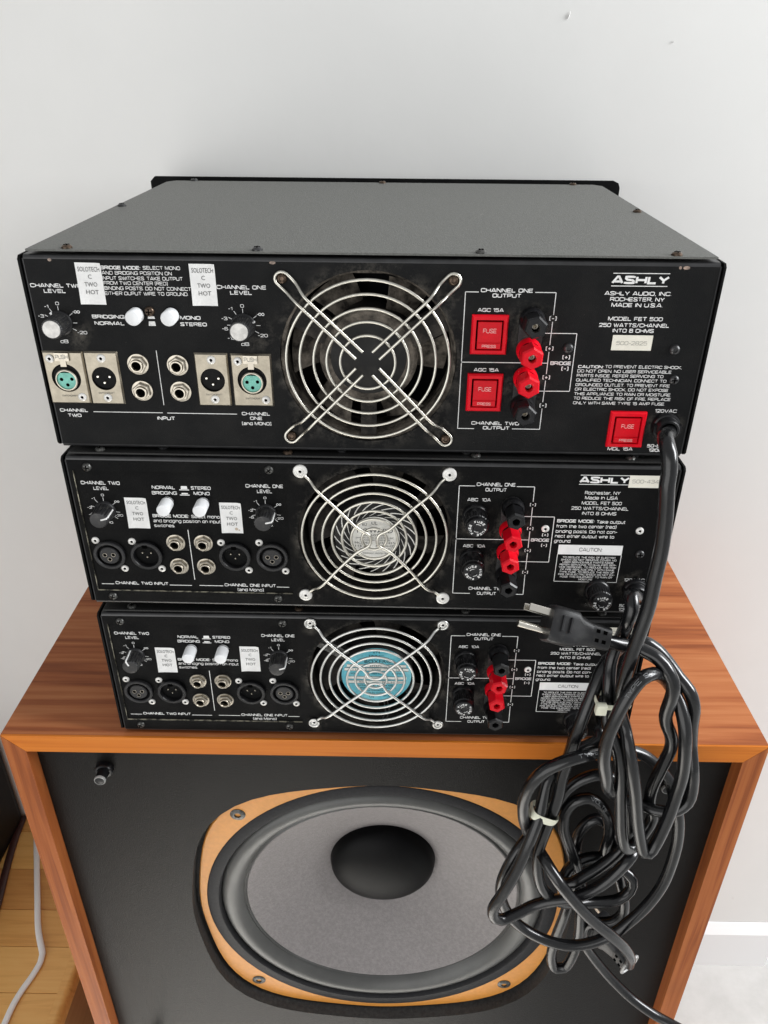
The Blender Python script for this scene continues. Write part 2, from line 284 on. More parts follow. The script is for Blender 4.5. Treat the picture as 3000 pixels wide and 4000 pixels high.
# text: squarish extended stroke letters, each stroke a ribbon, fitted to measured width and cap height (mm)
def _sf():
    O = [(.24,0),(.76,0),(1,.2),(1,.8),(.76,1),(.24,1),(0,.8),(0,.2)]
    D = {}
    def g(ch, w, *st): D[ch] = (w, st)
    c = lambda p: p + [p[0], p[1]]   # closed loop marker by repeating two points
    g('O', 1, c(O)); g('0', .92, c(O)); g('D', 1, c([(0,0),(.74,0),(1,.22),(1,.78),(.74,1),(0,1)])); g('Q', 1, c(O), [(.62,.28),(1,-.06)])
    g('C', .98, [(1,.72),(1,.82),(.78,1),(.22,1),(0,.8),(0,.2),(.22,0),(.78,0),(1,.18),(1,.28)])
    g('G', 1, [(1,.74),(1,.82),(.78,1),(.22,1),(0,.8),(0,.2),(.22,0),(.78,0),(1,.18),(1,.46),(.56,.46)])
    g('H', 1, [(0,0),(0,1)], [(1,0),(1,1)], [(0,.5),(1,.5)]); g('I', .01, [(0,0),(0,1)]); g('l', .01, [(0,0),(0,1)]); g('L', .82, [(0,1),(0,0),(1,0)])
    g('A', 1.08, [(0,0),(.42,1),(.58,1),(1,0)], [(.16,.3),(.84,.3)]); g('V', 1.02, [(0,1),(.46,0),(.54,0),(1,1)]); g('N', 1, [(0,0),(0,1),(.08,1),(.92,0),(1,0),(1,1)])
    g('M', 1.2, [(0,0),(0,1),(.07,1),(.5,.1),(.93,1),(1,1),(1,0)]); g('W', 1.4, [(0,1),(.25,0),(.29,0),(.5,.86),(.71,0),(.75,0),(1,1)])
    g('E', .88, [(1,1),(0,1),(0,0),(1,0)], [(0,.5),(.92,.5)]); g('F', .84, [(1,1),(0,1),(0,0)], [(0,.48),(.9,.48)]); g('T', .94, [(0,1),(1,1)], [(.5,1),(.5,0)])
    g('P', .94, [(0,0),(0,1),(.78,1),(1,.84),(1,.58),(.78,.42),(0,.42)]); g('R', .96, [(0,0),(0,1),(.78,1),(1,.84),(1,.6),(.78,.45),(0,.45)], [(.62,.45),(1,0)])
    g('B', .96, [(0,0),(0,1),(.76,1),(.96,.87),(.96,.65),(.78,.53),(0,.53)], [(.78,.53),(1,.4),(1,.16),(.78,0),(0,0)])
    S = [(.98,.74),(.98,.84),(.78,1),(.22,1),(.02,.85),(.02,.68),(.2,.53),(.8,.47),(1,.33),(1,.16),(.78,0),(.22,0),(0,.16),(0,.26)]
    g('S', .92, S); g('U', .98, [(0,1),(0,.2),(.24,0),(.76,0),(1,.2),(1,1)]); g('Y', 1, [(0,1),(.5,.46),(1,1)], [(.5,.46),(.5,0)]); g('X', 1, [(0,0),(1,1)], [(0,1),(1,0)])
    g('K', .96, [(0,0),(0,1)], [(1,1),(.12,.5),(1,0)]); g('Z', .92, [(0,1),(1,1),(0,0),(1,0)]); g('J', .8, [(1,1),(1,.2),(.76,0),(.24,0),(0,.2),(0,.3)])
    g('1', .34, [(0,.78),(.8,1),(1,1),(1,0)]); g('2', .9, [(0,.72),(0,.84),(.22,1),(.78,1),(1,.85),(1,.62),(.85,.5),(.1,.18),(0,.06),(0,0),(1,0)])
    g('3', .9, [(0,.78),(0,.86),(.22,1),(.78,1),(.96,.86),(.96,.66),(.78,.53),(.3,.53)], [(.78,.53),(1,.4),(1,.15),(.78,0),(.22,0),(0,.14),(0,.24)])
    g('4', .94, [(.78,0),(.78,1),(.66,1),(0,.3),(0,.24),(1,.24)]); g('5', .9, [(.96,1),(.04,1),(.02,.56),(.78,.6),(1,.46),(1,.16),(.78,0),(.22,0),(0,.14),(0,.22)])
    g('6', .92, [(.97,.8),(.97,.86),(.78,1),(.22,1),(0,.82),(0,.18),(.22,0),(.78,0),(1,.16),(1,.42),(.78,.57),(.06,.57)]); g('8', .92, c([(.24,.53),(.04,.66),(.04,.87),(.24,1),(.76,1),(.96,.87),(.96,.66),(.76,.53)]), c([(.24,.53),(0,.4),(0,.15),(.24,0),(.76,0),(1,.15),(1,.4),(.76,.53)]))
    g('7', .86, [(0,1),(1,1),(.3,0)]); g('9', .92, [(.03,.2),(.03,.14),(.22,0),(.78,0),(1,.18),(1,.82),(.78,1),(.22,1),(0,.84),(0,.58),(.22,.43),(.94,.43)])
    g('-', .5, [(0,.46),(1,.46)]); g('+', .62, [(0,.46),(1,.46)], [(.5,.16),(.5,.78)]); g('/', .6, [(0,-.05),(1,1.05)]); g('.', .01, [(0,0),(0,.14)]); g(',', .1, [(1,.12),(.3,-.16)])
    g(':', .01, [(0,.02),(0,.17)], [(0,.55),(0,.7)]); g('(', .24, [(1,1.08),(0,.9),(0,.08),(1,-.1)]); g(')', .24, [(0,1.08),(1,.9),(1,.08),(0,-.1)])
    x = .72; q = lambda pts: [(a, b*x) for a, b in pts]
    o = q(O)
    g('o', .84, c(o)); g('e', .84, q([(.02,.52),(1,.52),(1,.8),(.76,1),(.24,1),(0,.8),(0,.2),(.24,0),(.78,0),(.98,.14)])); g('c', .78, q([(1,.76),(.76,1),(.24,1),(0,.8),(0,.2),(.24,0),(.76,0),(1,.24)]))
    g('n', .8, q([(0,0),(0,1),(.72,1),(1,.78),(1,0)])); g('m', 1.24, q([(0,0),(0,1),(.84,1),(1,.8),(1,0)]), q([(.5,1),(.5,0)])); g('r', .5, q([(0,0),(0,1),(.8,1),(1,.86)])); g('u', .8, q([(0,1),(0,.22),(.28,0),(1,0),(1,1)]))
    g('a', .82, q([(.04,.88),(.24,1),(.74,1),(1,.8),(1,0),(.24,0),(0,.16),(0,.4),(.24,.56),(.98,.56)])); g('s', .76, q([(.96,.84),(.78,1),(.22,1),(.02,.86),(.02,.66),(.2,.54),(.8,.46),(1,.34),(1,.14),(.78,0),(.22,0),(0,.16)]))
    g('t', .46, [(.4,.95),(.4,.14),(.6,0),(1,0)], [(0,x),(1,x)]); g('i', .01, [(0,0),(0,x)], [(0,.9),(0,1.02)]); g('h', .8, [(0,0),(0,1)], [(0,x),(.72,x),(1,.56),(1,0)]); g('k', .78, [(0,0),(0,1)], [(1,x),(.14,.38),(1,0)])
    g('d', .84, [(1,1),(1,0),(.24,0),(0,.15),(0,.57),(.24,x),(1,x)]); g('b', .84, [(0,1),(0,0),(.76,0),(1,.15),(1,.57),(.76,x),(0,x)]); g('p', .84, [(0,-.26),(0,x),(.76,x),(1,.57),(1,.15),(.76,0),(0,0)]); g('g', .84, [(.06,-.26),(.76,-.26),(1,-.1),(1,x),(.24,x),(0,.57),(0,.18),(.24,.03),(1,.03)])
    g('w', 1.1, q([(0,1),(.24,0),(.28,0),(.5,.9),(.72,0),(.76,0),(1,1)])); g('f', .46, [(.4,0),(.4,.84),(.6,1),(1,1)], [(0,x),(1,x)]); g('y', .84, q([(0,1),(.5,0)]), q([(1,1),(.4,-.36),(.1,-.36)])); g('z', .76, q([(0,1),(1,1),(0,0),(1,0)])); g('v', .82, q([(0,1),(.47,0),(.53,0),(1,1)]))
    return D
SF = _sf(); GL = {}; CAP = (0.0, 1.0)
def glyphs(s, bold):
    """bold is the stroke width as a share of the cap height"""
    k = (s, bold)
    if k in GL: return GL[k]
    V, F, x, n = [], [], 0.0, 0
    for ch in s:
        if ch == ' ': x += .62; continue
        wd, st = SF.get(ch) or SF.get(ch.upper()) or SF['-']
        for pl in st:
            P = [Vector((x + a*wd, b_ + (bold/2)*(1 if b_ < .04 else -1 if b_ > .96 else 0))) for a, b_ in pl]
            closed = len(pl) > 3 and pl[0] == pl[-2] and pl[1] == pl[-1]
            if closed: P = P[:-2]
            m = len(P); L = []
            for i in range(m):
                d0 = (P[i] - P[i-1]) if (i or closed) else (P[1] - P[0]); d1 = (P[(i+1) % m] - P[i]) if (i < m-1 or closed) else (P[-1] - P[-2])
                n0 = Vector((-d0.y, d0.x)).normalized(); n1 = Vector((-d1.y, d1.x)).normalized(); nn = n0 + n1
                if nn.length < .3: nn = n0.copy()
                nn.normalize(); sc = bold/2/max(.5, nn.dot(n0))
                e = Vector((0, 0))
                L.append((P[i] + nn*sc, P[i] - nn*sc))
            base = len(V); zz = (n % 4)*.012; n += 1
            for a, b_ in L: V += [(a.x, a.y, zz), (b_.x, b_.y, zz)]
            for i in range(m if closed else m-1):
                j = (i+1) % m; F.append((base+2*i, base+2*j, base+2*j+1, base+2*i+1))
        x += wd + .15 + bold*.65
    GL[k] = (V, F); return GL[k]
GB = {}
def bglyphs(s):
    """plain sans letters from Blender's own font"""
    if s not in GB:
        cu = bpy.data.curves.new('t', 'FONT'); cu.body = s; cu.size = 1.43; cu.resolution_u = 2
        ob = bpy.data.objects.new('t', cu); COL.objects.link(ob); me = ob.to_mesh()
        GB[s] = ([(v.co.x, v.co.y, 0) for v in me.vertices], [tuple(p.vertices) for p in me.polygons])
        ob.to_mesh_clear(); bpy.data.objects.remove(ob); bpy.data.curves.remove(cu)
    return GB[s]
def put(mb, s, x0, x1, z, h, out=0.15, bold=.2, slant=0.0, mi=0, sans=False):
    """text s from x0 to x1, cap height h, centred on height z; x0 None = centred on x1"""
    V, F = bglyphs(s) if sans else glyphs(s, bold)
    if not V: return
    a = min(v[0] for v in V); b = max(v[0] for v in V)
    if x0 is None: sx = h; x0 = x1 - (b-a)*sx/2
    else: sx = (x1-x0)/(b-a)
    base = len(mb.v)
    for x, y, zz in V: mb.p(x0 + (x-a)*sx + slant*(y-.5)*h, out + zz, z + (y-.5)*h)
    for f in F: mb.face([base+i for i in f], mi)
def text(parent, name, lines, mat, out=0.15, bold=.2, slant=0.0, sans=False):
    mb = MB()
    for l in lines: put(mb, *l, out=out, bold=bold, slant=slant, sans=sans)
    return mb.build(name, mat, parent, smooth=0)
def arc_text(mb, s, cx, cz, R, mid, h, out, bold=.24, step=None):
    n = len(s); step = step or h*0.95/R
    for i, ch in enumerate(s):
        if ch == ' ': continue
        ang = mid + (n-1)/2*step - i*step
        V, F = glyphs(ch, bold)
        a = min(v[0] for v in V); b = max(v[0] for v in V); base = len(mb.v)
        for x, y, zz in V:
            lx = (x-(a+b)/2)*h*.72; rr = R + y*h
            mb.p(cx + rr*math.cos(ang) + lx*math.sin(ang), out + zz, cz + rr*math.sin(ang) - lx*math.cos(ang))
        for f in F: mb.face([base+k for k in f])
def lines(parent, segs, mat, w=0.55, out=0.13, name='printed_line'):
    mb = MB()
    for x0, z0, x1, z1 in segs:
        d = Vector((x1-x0, z1-z0)); d.normalize(); n = Vector((-d.y, d.x))*w/2
        i = [mb.p(x0+n.x, out, z0+n.y), mb.p(x1+n.x, out, z1+n.y), mb.p(x1-n.x, out, z1-n.y), mb.p(x0-n.x, out, z0-n.y)]
        mb.face(i)
    return mb.build(name, mat, parent, smooth=0)

# ------------------------------------------------------------------ small hardware shared by the amplifiers
def f_pan(b):       # pan head screw; raised dark cross painted as the shade of a recess
    b.lathe([(3.4, 0), (3.3, .8), (2.6, 1.7), (1.3, 2.15), (0, 2.25)], 16)
    b.box(-.42, .42, 1.2, 2.34, -1.9, 1.9, 1); b.box(-1.9, 1.9, 1.2, 2.33, -.42, .42, 1)
def f_hexscrew(b):  # button head with socket
    b.lathe([(3.5, 0), (3.4, 1.0), (2.6, 2.0), (1.5, 2.4), (1.3, 1.4), (0, 1.3)], 16)
def f_rivet(b):
    b.lathe([(3.0, 0), (2.9, .7), (2.2, 1.25), (1.35, 1.35), (1.0, .95)], 16); b.lathe([(1.0, .95), (.8, .3), (0, .3)], 12, mi=1)
def f_washer(b):
    b.lathe([(5.2, 0), (5.1, 1.2), (4.0, 1.9), (3.1, 1.9), (2.9, 1.5), (2.2, 1.7), (1.3, 1.8), (1.0, 1.2)], 20); b.lathe([(1.0, 1.2), (.8, .4), (0, .4)], 10, mi=1)
def f_jack_washer(b): b.lathe([(4.6, 0), (7.4, .0), (7.2, .8), (5.5, 1.0), (4.6, 1.0)], 28)
def f_jack_nut(b):
    for (r0, o0, r1, o1) in ((6.4, .9, 6.4, 3.0), (6.4, 3.0, 5.7, 3.5), (5.7, 3.5, 4.3, 3.5)): b.lathe([(r0, o0), (r1, o1)], 6, ph=.3)
def f_jack_sleeve(b):
    b.lathe([(4.4, 1), (4.4, 4.6), (4.1, 5.1), (3.3, 5.1), (3.0, 4.6), (3.0, 1.0)], 24); b.lathe([(3.0, 1.2), (0, 1.2)], 16, mi=1)
def jack(root, x, z, o=0):
    j = inst('jack_s', 'jack_socket', [MT['nickel'], MT['void']], root, x, z, o, f_jack_sleeve)
    k = inst('jack_w', 'washer', MT['nickel'], j, 0, 0, 0, f_jack_washer); n = inst('jack_n', 'nut', MT['nickel'], j, 0, 0, 0, f_jack_nut, smooth=.3, ry=random.uniform(-.5, .5))
def hexbody(b, R, o0, o1, rh, mi=0, ph=0.0):
    b.lathe([(R*.9, o0-1.0), (R, o0), (R, o1-1.4), (R*.86, o1), (rh, o1), (rh, o1-7)], 6, ph=ph, mi=mi)
    b.lathe([(rh*.99, o1-1), (rh*.99, o1-7), (0, o1-7)], 14, mi=1)
    b.lathe([(rh*1.2, o1+.05), (rh*.9, o1-.5), (rh*.8, o1-2.5)], 14, mi=mi)
def post(root, x, z, col, long_, ring):
    m = MT[col]
    def fb(b):
        b.lathe([(8.2, 2.8), (8.2, 6), (7.6, 7.5), (7.0, 9.5)], 24)
    def fn(b): hexbody(b, 7.7 if not long_ else 7.1, 10, 22.5 if not long_ else 24.5, 3.1, ph=PI/6); b.lathe([(2.4, 16.2), (2.0, 17.5), (1.2, 17.5), (0, 16.2)], 10, mi=2)
    p = inst('post' + col, 'binding_post', m if col != 'red' else MT['red'], root, x, z, 0, fb)
    inst('postn%s%d' % (col, long_), 'nut', [m, MT['void'], MT['nickel'] if ring else MT['void']], p, 0, 0, 0, fn, smooth=.3, ry=random.uniform(-.25, .25))
def post_plate(root, x, z0, z1):
    def fn(b):
        r = 7.9; h = (z1-z0)/2 - r
        pts = [(r*math.cos(t), h + r*math.sin(t)) for t in [PI*k/12 for k in range(13)]] + [(r*math.cos(t), -h + r*math.sin(t)) for t in [PI + PI*k/12 for k in range(13)]]
        b.prism(pts, 0, 2.8)
    inst('pplate%.0f' % (z1-z0), 'insulator_plate', MT['knobdust'], root, x, (z0+z1)/2, 0, fn)
def gland(root, x, z):
    def fn(b):
        b.lathe([(9.9, 0), (9.9, 2.2), (9.3, 3.4), (8.2, 3.8), (7.6, 8.5), (6.9, 9.5), (5.6, 9.5), (5.4, 3)], 28)
        b.box(-9.4, -7.2, 0, 6.5, -3, 3); b.box(7.2, 9.4, 0, 6.5, -3, 3)
    inst('gland', 'cord_gland', MT['blackgloss'], root, x, z, 0, fn)
def sticker(root, x0, x1, z0, z1, tilt, o=0.2, stain=None):
    c = ((x0+x1)/2, (z0+z1)/2); W = (x1-x0)/2; H = (z1-z0)/2
    s = MB(); g = []
    lift = lambda u, v: 1.6*max(0, u*.6 + v*.6 - 1.0) + .6*max(0, -u*.7 - v*.6 - .9)     # corners starting to curl
    for i in range(7):
        g.append([s.p(W*(i/3-1), .12 + 2.2*lift(i/3-1, j/3-1), H*(j/3-1)) for j in range(7)])
    for i in range(6):
        for j in range(6): s.face((g[i][j], g[i+1][j], g[i+1][j+1], g[i][j+1]))
    e = s.build('sticker', MT['sticker'], root, smooth=0, loc=(c[0]/1000, -o/1000, c[1]/1000)); e.rotation_euler = (0, tilt, 0)
    k = H/13.3
    text(e, 'lettering', [('SOLOTECH', -W+1.5, W-1.1, 9.3*k, 3.0*k), ('C', None, .3, 4.6*k, 2.7*k), ('TWO', -3.9, 4.4, -.3*k, 2.8*k), ('HOT', -3.6, 4.6, -5.2*k, 2.8*k)], MT['inkgrey'], out=.34, sans=True)
    if stain:
        b = MB(); b.lathe([(1.3, .2), (0, .2)], 9, cx=3.2, cz=-9.5); b.lathe([(.7, .2), (0, .2)], 7, cx=5.2, cz=-10.4)
        b.build('stain', plain('sticker stain', (.5, .42, .33), .7), e, smooth=0)
    return e
def cover_screw(root, x, y, z, mat):
    """screw standing upright in the top cover; x, y in mm from the rear edge"""
    if 'cs'+mat not in CACHE:
        b = MB(False); n = 14; rings = []
        for r, h in ((.0035, -.0002), (.0035, .0009), (.0027, .0018), (.0012, .0022), (0, .0023)):
            rings.append([b.p(r*math.cos(2*PI*k/n), r*math.sin(2*PI*k/n), h) for k in range(n)] if r else [b.p(0, 0, h)])
        for a_, b_ in zip(rings, rings[1:]):
            for k in range(n):
                if len(b_) == 1: b.face((a_[k], a_[(k+1) % n], b_[0]))
                else: b.face((a_[k], a_[(k+1) % n], b_[(k+1) % n], b_[k]))
        for sx, sy in ((.0019, .0004), (.0004, .0019)):  # cross stands proud, its dark colour imitating a shaded recess
            i = [b.p(x_, y_, z_) for x_ in (-sx, sx) for y_ in (-sy, sy) for z_ in (.001, .0024 if sx > sy else .00237)]
            for q in ((0,1,3,2),(4,6,7,5),(0,4,5,1),(2,3,7,6),(0,2,6,4),(1,5,7,3)): b.face([i[k] for k in q], 1)
        CACHE['cs'+mat] = b.mesh('screw', [MT[mat], MT['void']])
    o = bpy.data.objects.new('screw', CACHE['cs'+mat]); COL.objects.link(o); o.parent = root; o.location = (x/1000, y/1000, z/1000)
    o.rotation_euler = (0, 0, random.uniform(0, 1.5))

def chassis(root, H, W, holes, panel_mat, D=340, cover_drop=0.0, top_mat='cover', wall=None):
    """folded sheet-steel case: rear panel, side plates, body, top cover and front rack panel"""
    hw = W/2 - 3.6; zt = H - 3.3 - cover_drop; r = 2.6
    b = MB()
    b.fill([rect(-hw, hw, r, zt - r)] + holes, -1.5, 0, 0, wall=[0] + (wall or [0]*len(holes)))
    def strip(pts, mi):
        rows = [[b.p(x, o, z) for (o, z) in pts] for x in (-hw, hw)]
        for k in range(len(pts)-1): b.face((rows[0][k], rows[1][k], rows[1][k+1], rows[0][k+1]), mi)
    A = [PI/2*k/5 for k in range(6)]
    strip([(-r + r*math.cos(t), zt - r + r*math.sin(t)) for t in A] + [(-30, zt)], 1)
    strip([(-r + r*math.cos(t), r - r*math.sin(t)) for t in A] + [(-30, 0)], 1)
    for s in (-1, 1):      # rolled vertical edges
        pts = [(s*(hw - 0 + 1.5*math.sin(t)), -1.5 + 1.5*math.cos(t)) for t in A] + [(s*(hw+1.5), -9)]
        rows = [[b.p(x, o, z) for x, o in pts] for z in (r, zt - r)]
        for k in range(len(pts)-1): b.face((rows[0][k], rows[1][k], rows[1][k+1], rows[0][k+1]), 1)
    b.build('rear_panel', [MT[panel_mat], MT['bend'], MT['worn']], root, smooth=.4)
    s = MB()               # body inside, open behind the rear panel
    s.box(-hw+1, hw-1, -D, -46, .6, zt-.6); s.box(-hw+1, hw-1, -46, -4, .4, 1.4); s.box(-hw+1, hw-1, -46, -4, zt-1.6, zt-.5)
    for q in (-1, 1): s.box(q*(hw-.2) - .5, q*(hw-.2) + .5, -D, -8, .6, zt-.6)
    s.build('body', MT['inside'], root, smooth=0)
    for q in (-1, 1):
        p = MB(); x0, x1 = (W/2-1.5, W/2) if q > 0 else (-W/2, -W/2+1.5)
        c = 2.2; z0, z1 = 1.6, H - 3.9 - cover_drop
        prof = [(.6, z0+c), (.6, z1-c), (-1.6, z1), (-D, z1), (-D, z0), (-1.6, z0)]
        i0 = [p.p(x0, o, z) for o, z in prof]; i1 = [p.p(x1, o, z) for o, z in prof]; n = len(prof)
        for k in range(n): p.face((i0[k], i0[(k+1) % n], i1[(k+1) % n], i1[k]))
        p.face(i0); p.face(i1[::-1]); p.build('side_panel', MT['panel'], root, smooth=0)
    t = MB()
    cw = 218; z1 = H - cover_drop; z0 = z1 - 1.3; ch = 10
    pl = [(-cw, -.6), (cw, -.6), (cw, -D+ch-4), (cw-ch*.7, -D-4), (-cw+ch*.7, -D-4), (-cw, -D+ch-4)]
    a = [t.p(x, o, z0) for x, o in pl]; c_ = [t.p(x, o, z1) for x, o in pl]
    for k in range(6): t.face((a[k], a[(k+1) % 6], c_[(k+1) % 6], c_[k]))
    t.face(a[::-1]); t.face(c_); t.build('top_cover', MT[top_mat], root, smooth=0)
    g = MB(); fw = 241.3; zf0, zf1 = 1.0, H + 2.0
    c = 6.5; pts = [(-fw+c, zf0), (fw-c, zf0), (fw, zf0+c), (fw, zf1-c), (fw-c*.3, zf1-c*.3), (fw-c, zf1), (-fw+c*.7, zf1), (-fw, zf1-c*.7), (-fw, zf0+c)]
    g.prism(pts, -D-22, -D-17.5); g.build('front_panel', MT['panel'], root, smooth=0)

def guard_screws(root, pts, fn, key, mats, o):
    for x, z in pts: inst(key, 'screw', mats, root, x, z, o, fn)
def ring_pts(cx, cz, r, o, n=64): return [(cx + r*math.cos(2*PI*k/n), o, cz + r*math.sin(2*PI*k/n)) for k in range(n)]
def smooth_path(pts, step=2.0, closed=False):
    P = [Vector(p) for p in pts]; out = []; n = len(P)
    for i in range(n - (0 if closed else 1)):
        p1, p2 = P[i], P[(i+1) % n]
        p0 = P[i-1] if (i or closed) else p1*2 - p2
        p3 = P[(i+2) % n] if (i+2 < n or closed) else p2*2 - p1
        t0 = 0; d = [max((b-a).length, 1e-6)**.5 for a, b in ((p0, p1), (p1, p2), (p2, p3))]
        t1 = d[0]; t2 = t1 + d[1]; t3 = t2 + d[2]
        m = max(1, int((p2-p1).length/step))
        for k in range(m):
            u = t1 + (t2-t1)*k/m
            a1 = p0*((t1-u)/(t1-t0)) + p1*((u-t0)/(t1-t0)); a2 = p1*((t2-u)/(t2-t1)) + p2*((u-t1)/(t2-t1)); a3 = p2*((t3-u)/(t3-t2)) + p3*((u-t2)/(t3-t2))
            b1 = a1*((t2-u)/(t2-t0)) + a2*((u-t0)/(t2-t0)); b2 = a2*((t3-u)/(t3-t1)) + a3*((u-t1)/(t3-t1))
            out.append(b1*((t2-u)/(t2-t1)) + b2*((u-t1)/(t2-t1)))
    if not closed: out.append(P[-1])
    return out
def wire(parent, name, pts, r=1.0, mat='steel', closed=False, n=8):
    b = MB(); b.tube(pts, r, n, closed); return b.build(name, MT[mat], parent, smooth=1.2)

def fan(root, cx, cz, R, kind):
    f = part('cooling_fan', root, (cx, 0, cz))
    sh = MB()      # square housing behind the panel with a round throat
    sh.fill([rect(-57, 57, -57, 57), circ(0, 0, R+.4, 48)], -5, -2.0)
    sh.lathe([(R+.4, -2), (R-1.5, -6), (R-2.5, -16), (R-1, -34), (R+1, -44)], 48)
    sh.build('housing', MT['dust' if kind == 1 else 'dustdark'], f)
    hubR = {1: 33, 2: 32, 3: 31}[kind]; ho = {1: -6, 2: -1.5, 3: -1.0}[kind]
    h = MB(); h.lathe([(hubR, -40), (hubR, ho-3), (hubR-1.2, ho-.6), (hubR-4, ho), (0, ho)], 40)
    if kind == 1: h.lathe([(hubR+.4, -11), (hubR+.4, ho-2), (hubR-2, ho+.25), (hubR-7, ho+.25), (hubR-7.3, ho-.1)], 40, mi=1)
    h.build('hub', [MT['fanblack'], MT['dust']], f)
    nb = {1: 6, 2: 7, 3: 6}[kind]; mat = MT['dust' if kind == 1 else 'dustdark']
    for k in range(nb):
        a0 = {1: 1.99, 2: .4, 3: .2}[kind] + 2*PI*k/nb; sw = {1: .56, 2: .55, 3: .6}[kind]
        b = MB(); rows = []
        for i in range(5):
            r = hubR - .5 + (R-4-hubR)*i/4; row = []
            for j in range(6):
                u = j/5 - .5
                row.append((a0 + u*sw + .10*(i/4), r, -22 + u*17*(1.0 - .12*i/4)))
            rows.append(row)
        for d in (0, .9):
            ids = [[b.p(r*math.cos(t), o - d, r*math.sin(t)) for t, r, o in row] for row in rows]
            for i in range(4):
                for j in range(5): b.face((ids[i][j], ids[i][j+1], ids[i+1][j+1], ids[i+1][j]))
        b.build('blade', mat, f)
    # struts from hub to housing, near the rear face
    angs = {1: (2.58, .50, -PI/2), 2: (), 3: (2.55,)}[kind]
    for a in angs:
        b = MB(); wd = (17 if a > 0 else 11) if kind == 1 else 10
        for s0, s1, d in (((-wd/2), wd/2, 0),):
            ca, sa = math.cos(a), math.sin(a)
            q = [(hubR-2, s0), (R+1, s0), (R+1, s1), (hubR-2, s1)]
            b.prism([(r*ca - t*sa, r*sa + t*ca) for r, t in q], -12, -5)
            if kind == 3: b.prism([(r*ca - t*sa, r*sa + t*ca) for r, t in ((hubR-2, -1.2), (R+1, -1.2), (R+1, 1.2), (hubR-2, 1.2))], -5, -3.4)
        b.build('strut', MT['screwgrey'] if kind == 3 else MT['dustdark'], f)
    if kind == 3:   # lead wires crossing the throat
        for dx in (0, 3.2): wire(f, 'lead_wire', smooth_path([(6+dx, -6, -31), (8+dx, -5, -44), (4+dx, -5, -58)]), .7, 'fanblack')
    return f

def socket_female(root, x, z, ry=0):
    def fo(b): b.lathe([(12.3, -1.0), (12.3, 1.6), (11.7, 2.2), (10.2, 2.2), (9.6, 1.4), (9.6, -6), (7.7, -6)], 32)
    def fi(b):
        b.lathe([(7.6, -6), (7.6, 1.2), (7.0, 1.7), (0, 1.7)], 28)
    s = inst('xf_o', 'xlr_socket', MT['blackmatt'], root, x, z, 0, fo)
    c = inst('xf_i', 'insert', MT['blackmatt'], s, 0, 0, 0, fi)
    for dx, dz in ((-3.3, .6), (3.3, .9), (0, -3.2)): inst('xf_h', 'contact_hole', [MT['void'], MT['nickel']], s, dx, dz, 1.72, lambda b: (b.lathe([(1.5, .03), (0, .03)], 14), b.lathe([(1.75, 0), (1.7, .12), (1.45, .12), (1.4, 0)], 14, mi=1)))
def socket_male(root, x, z):
    def fo(b):
        b.lathe([(12.3, -1.0), (12.3, 1.6), (11.7, 2.2), (9.8, 2.2), (9.3, 1.4), (9.3, -7), (0, -7)], 32)
        b.box(-2.0, 2.0, 1.4, 2.3, 7.4, 10.2, 1)
    s = inst('xm_o', 'xlr_socket', [MT['blackgloss'], MT['void']], root, x, z, 0, fo)
    for dx, dz in ((-3.3, 1.6), (3.3, 1.6), (0, -2.2)): inst('xm_p', 'pin', MT['nickel'], s, dx, dz, 0, lambda b: b.lathe([(.85, -7), (.85, -1), (.5, -.4), (0, -.3)], 10))

def level_knob(root, x, z, ang, o=0):
    """fluted black knob with a white pointer line"""
    def fs(b): b.lathe([(8.1, 0), (8.0, 1.3), (7.2, 2.4), (6.8, 2.6)], 28)
    def fk(b):
        n = 40
        def ring(r, o_, d): return [b.p((r - (d if k % 2 else 0))*math.cos(2*PI*k/n), o_, (r - (d if k % 2 else 0))*math.sin(2*PI*k/n)) for k in range(n)]
        R = [ring(7.2, 2.3, .45), ring(6.7, 14.5, .45), ring(6.1, 15.7, .1), ring(5.0, 15.9, 0)]
        for p, q in zip(R, R[1:]):
            for k in range(n): b.face((p[k], p[(k+1) % n], q[(k+1) % n], q[k]))
        c = b.p(0, 15.6, 0)
        for k in range(n): b.face((R[-1][k], R[-1][(k+1) % n], c))
    k = inst('lk_s', 'level_knob', MT['blackmatt'], root, x, z, o, fs, ry=-ang)
    inst('lk_b', 'grip', MT['knobdust'], k, 0, 0, 0, fk, smooth=.3)
    inst('lk_p', 'pointer', MT['ink'], k, 0, 0, 0, lambda b: (b.prism([(6.6, -.55), (7.5, -.55), (7.5, .55), (6.6, .55)], 2.6, 15.0), b.box(2.0, 7.0, 15.2, 16.25, -.55, .55)))

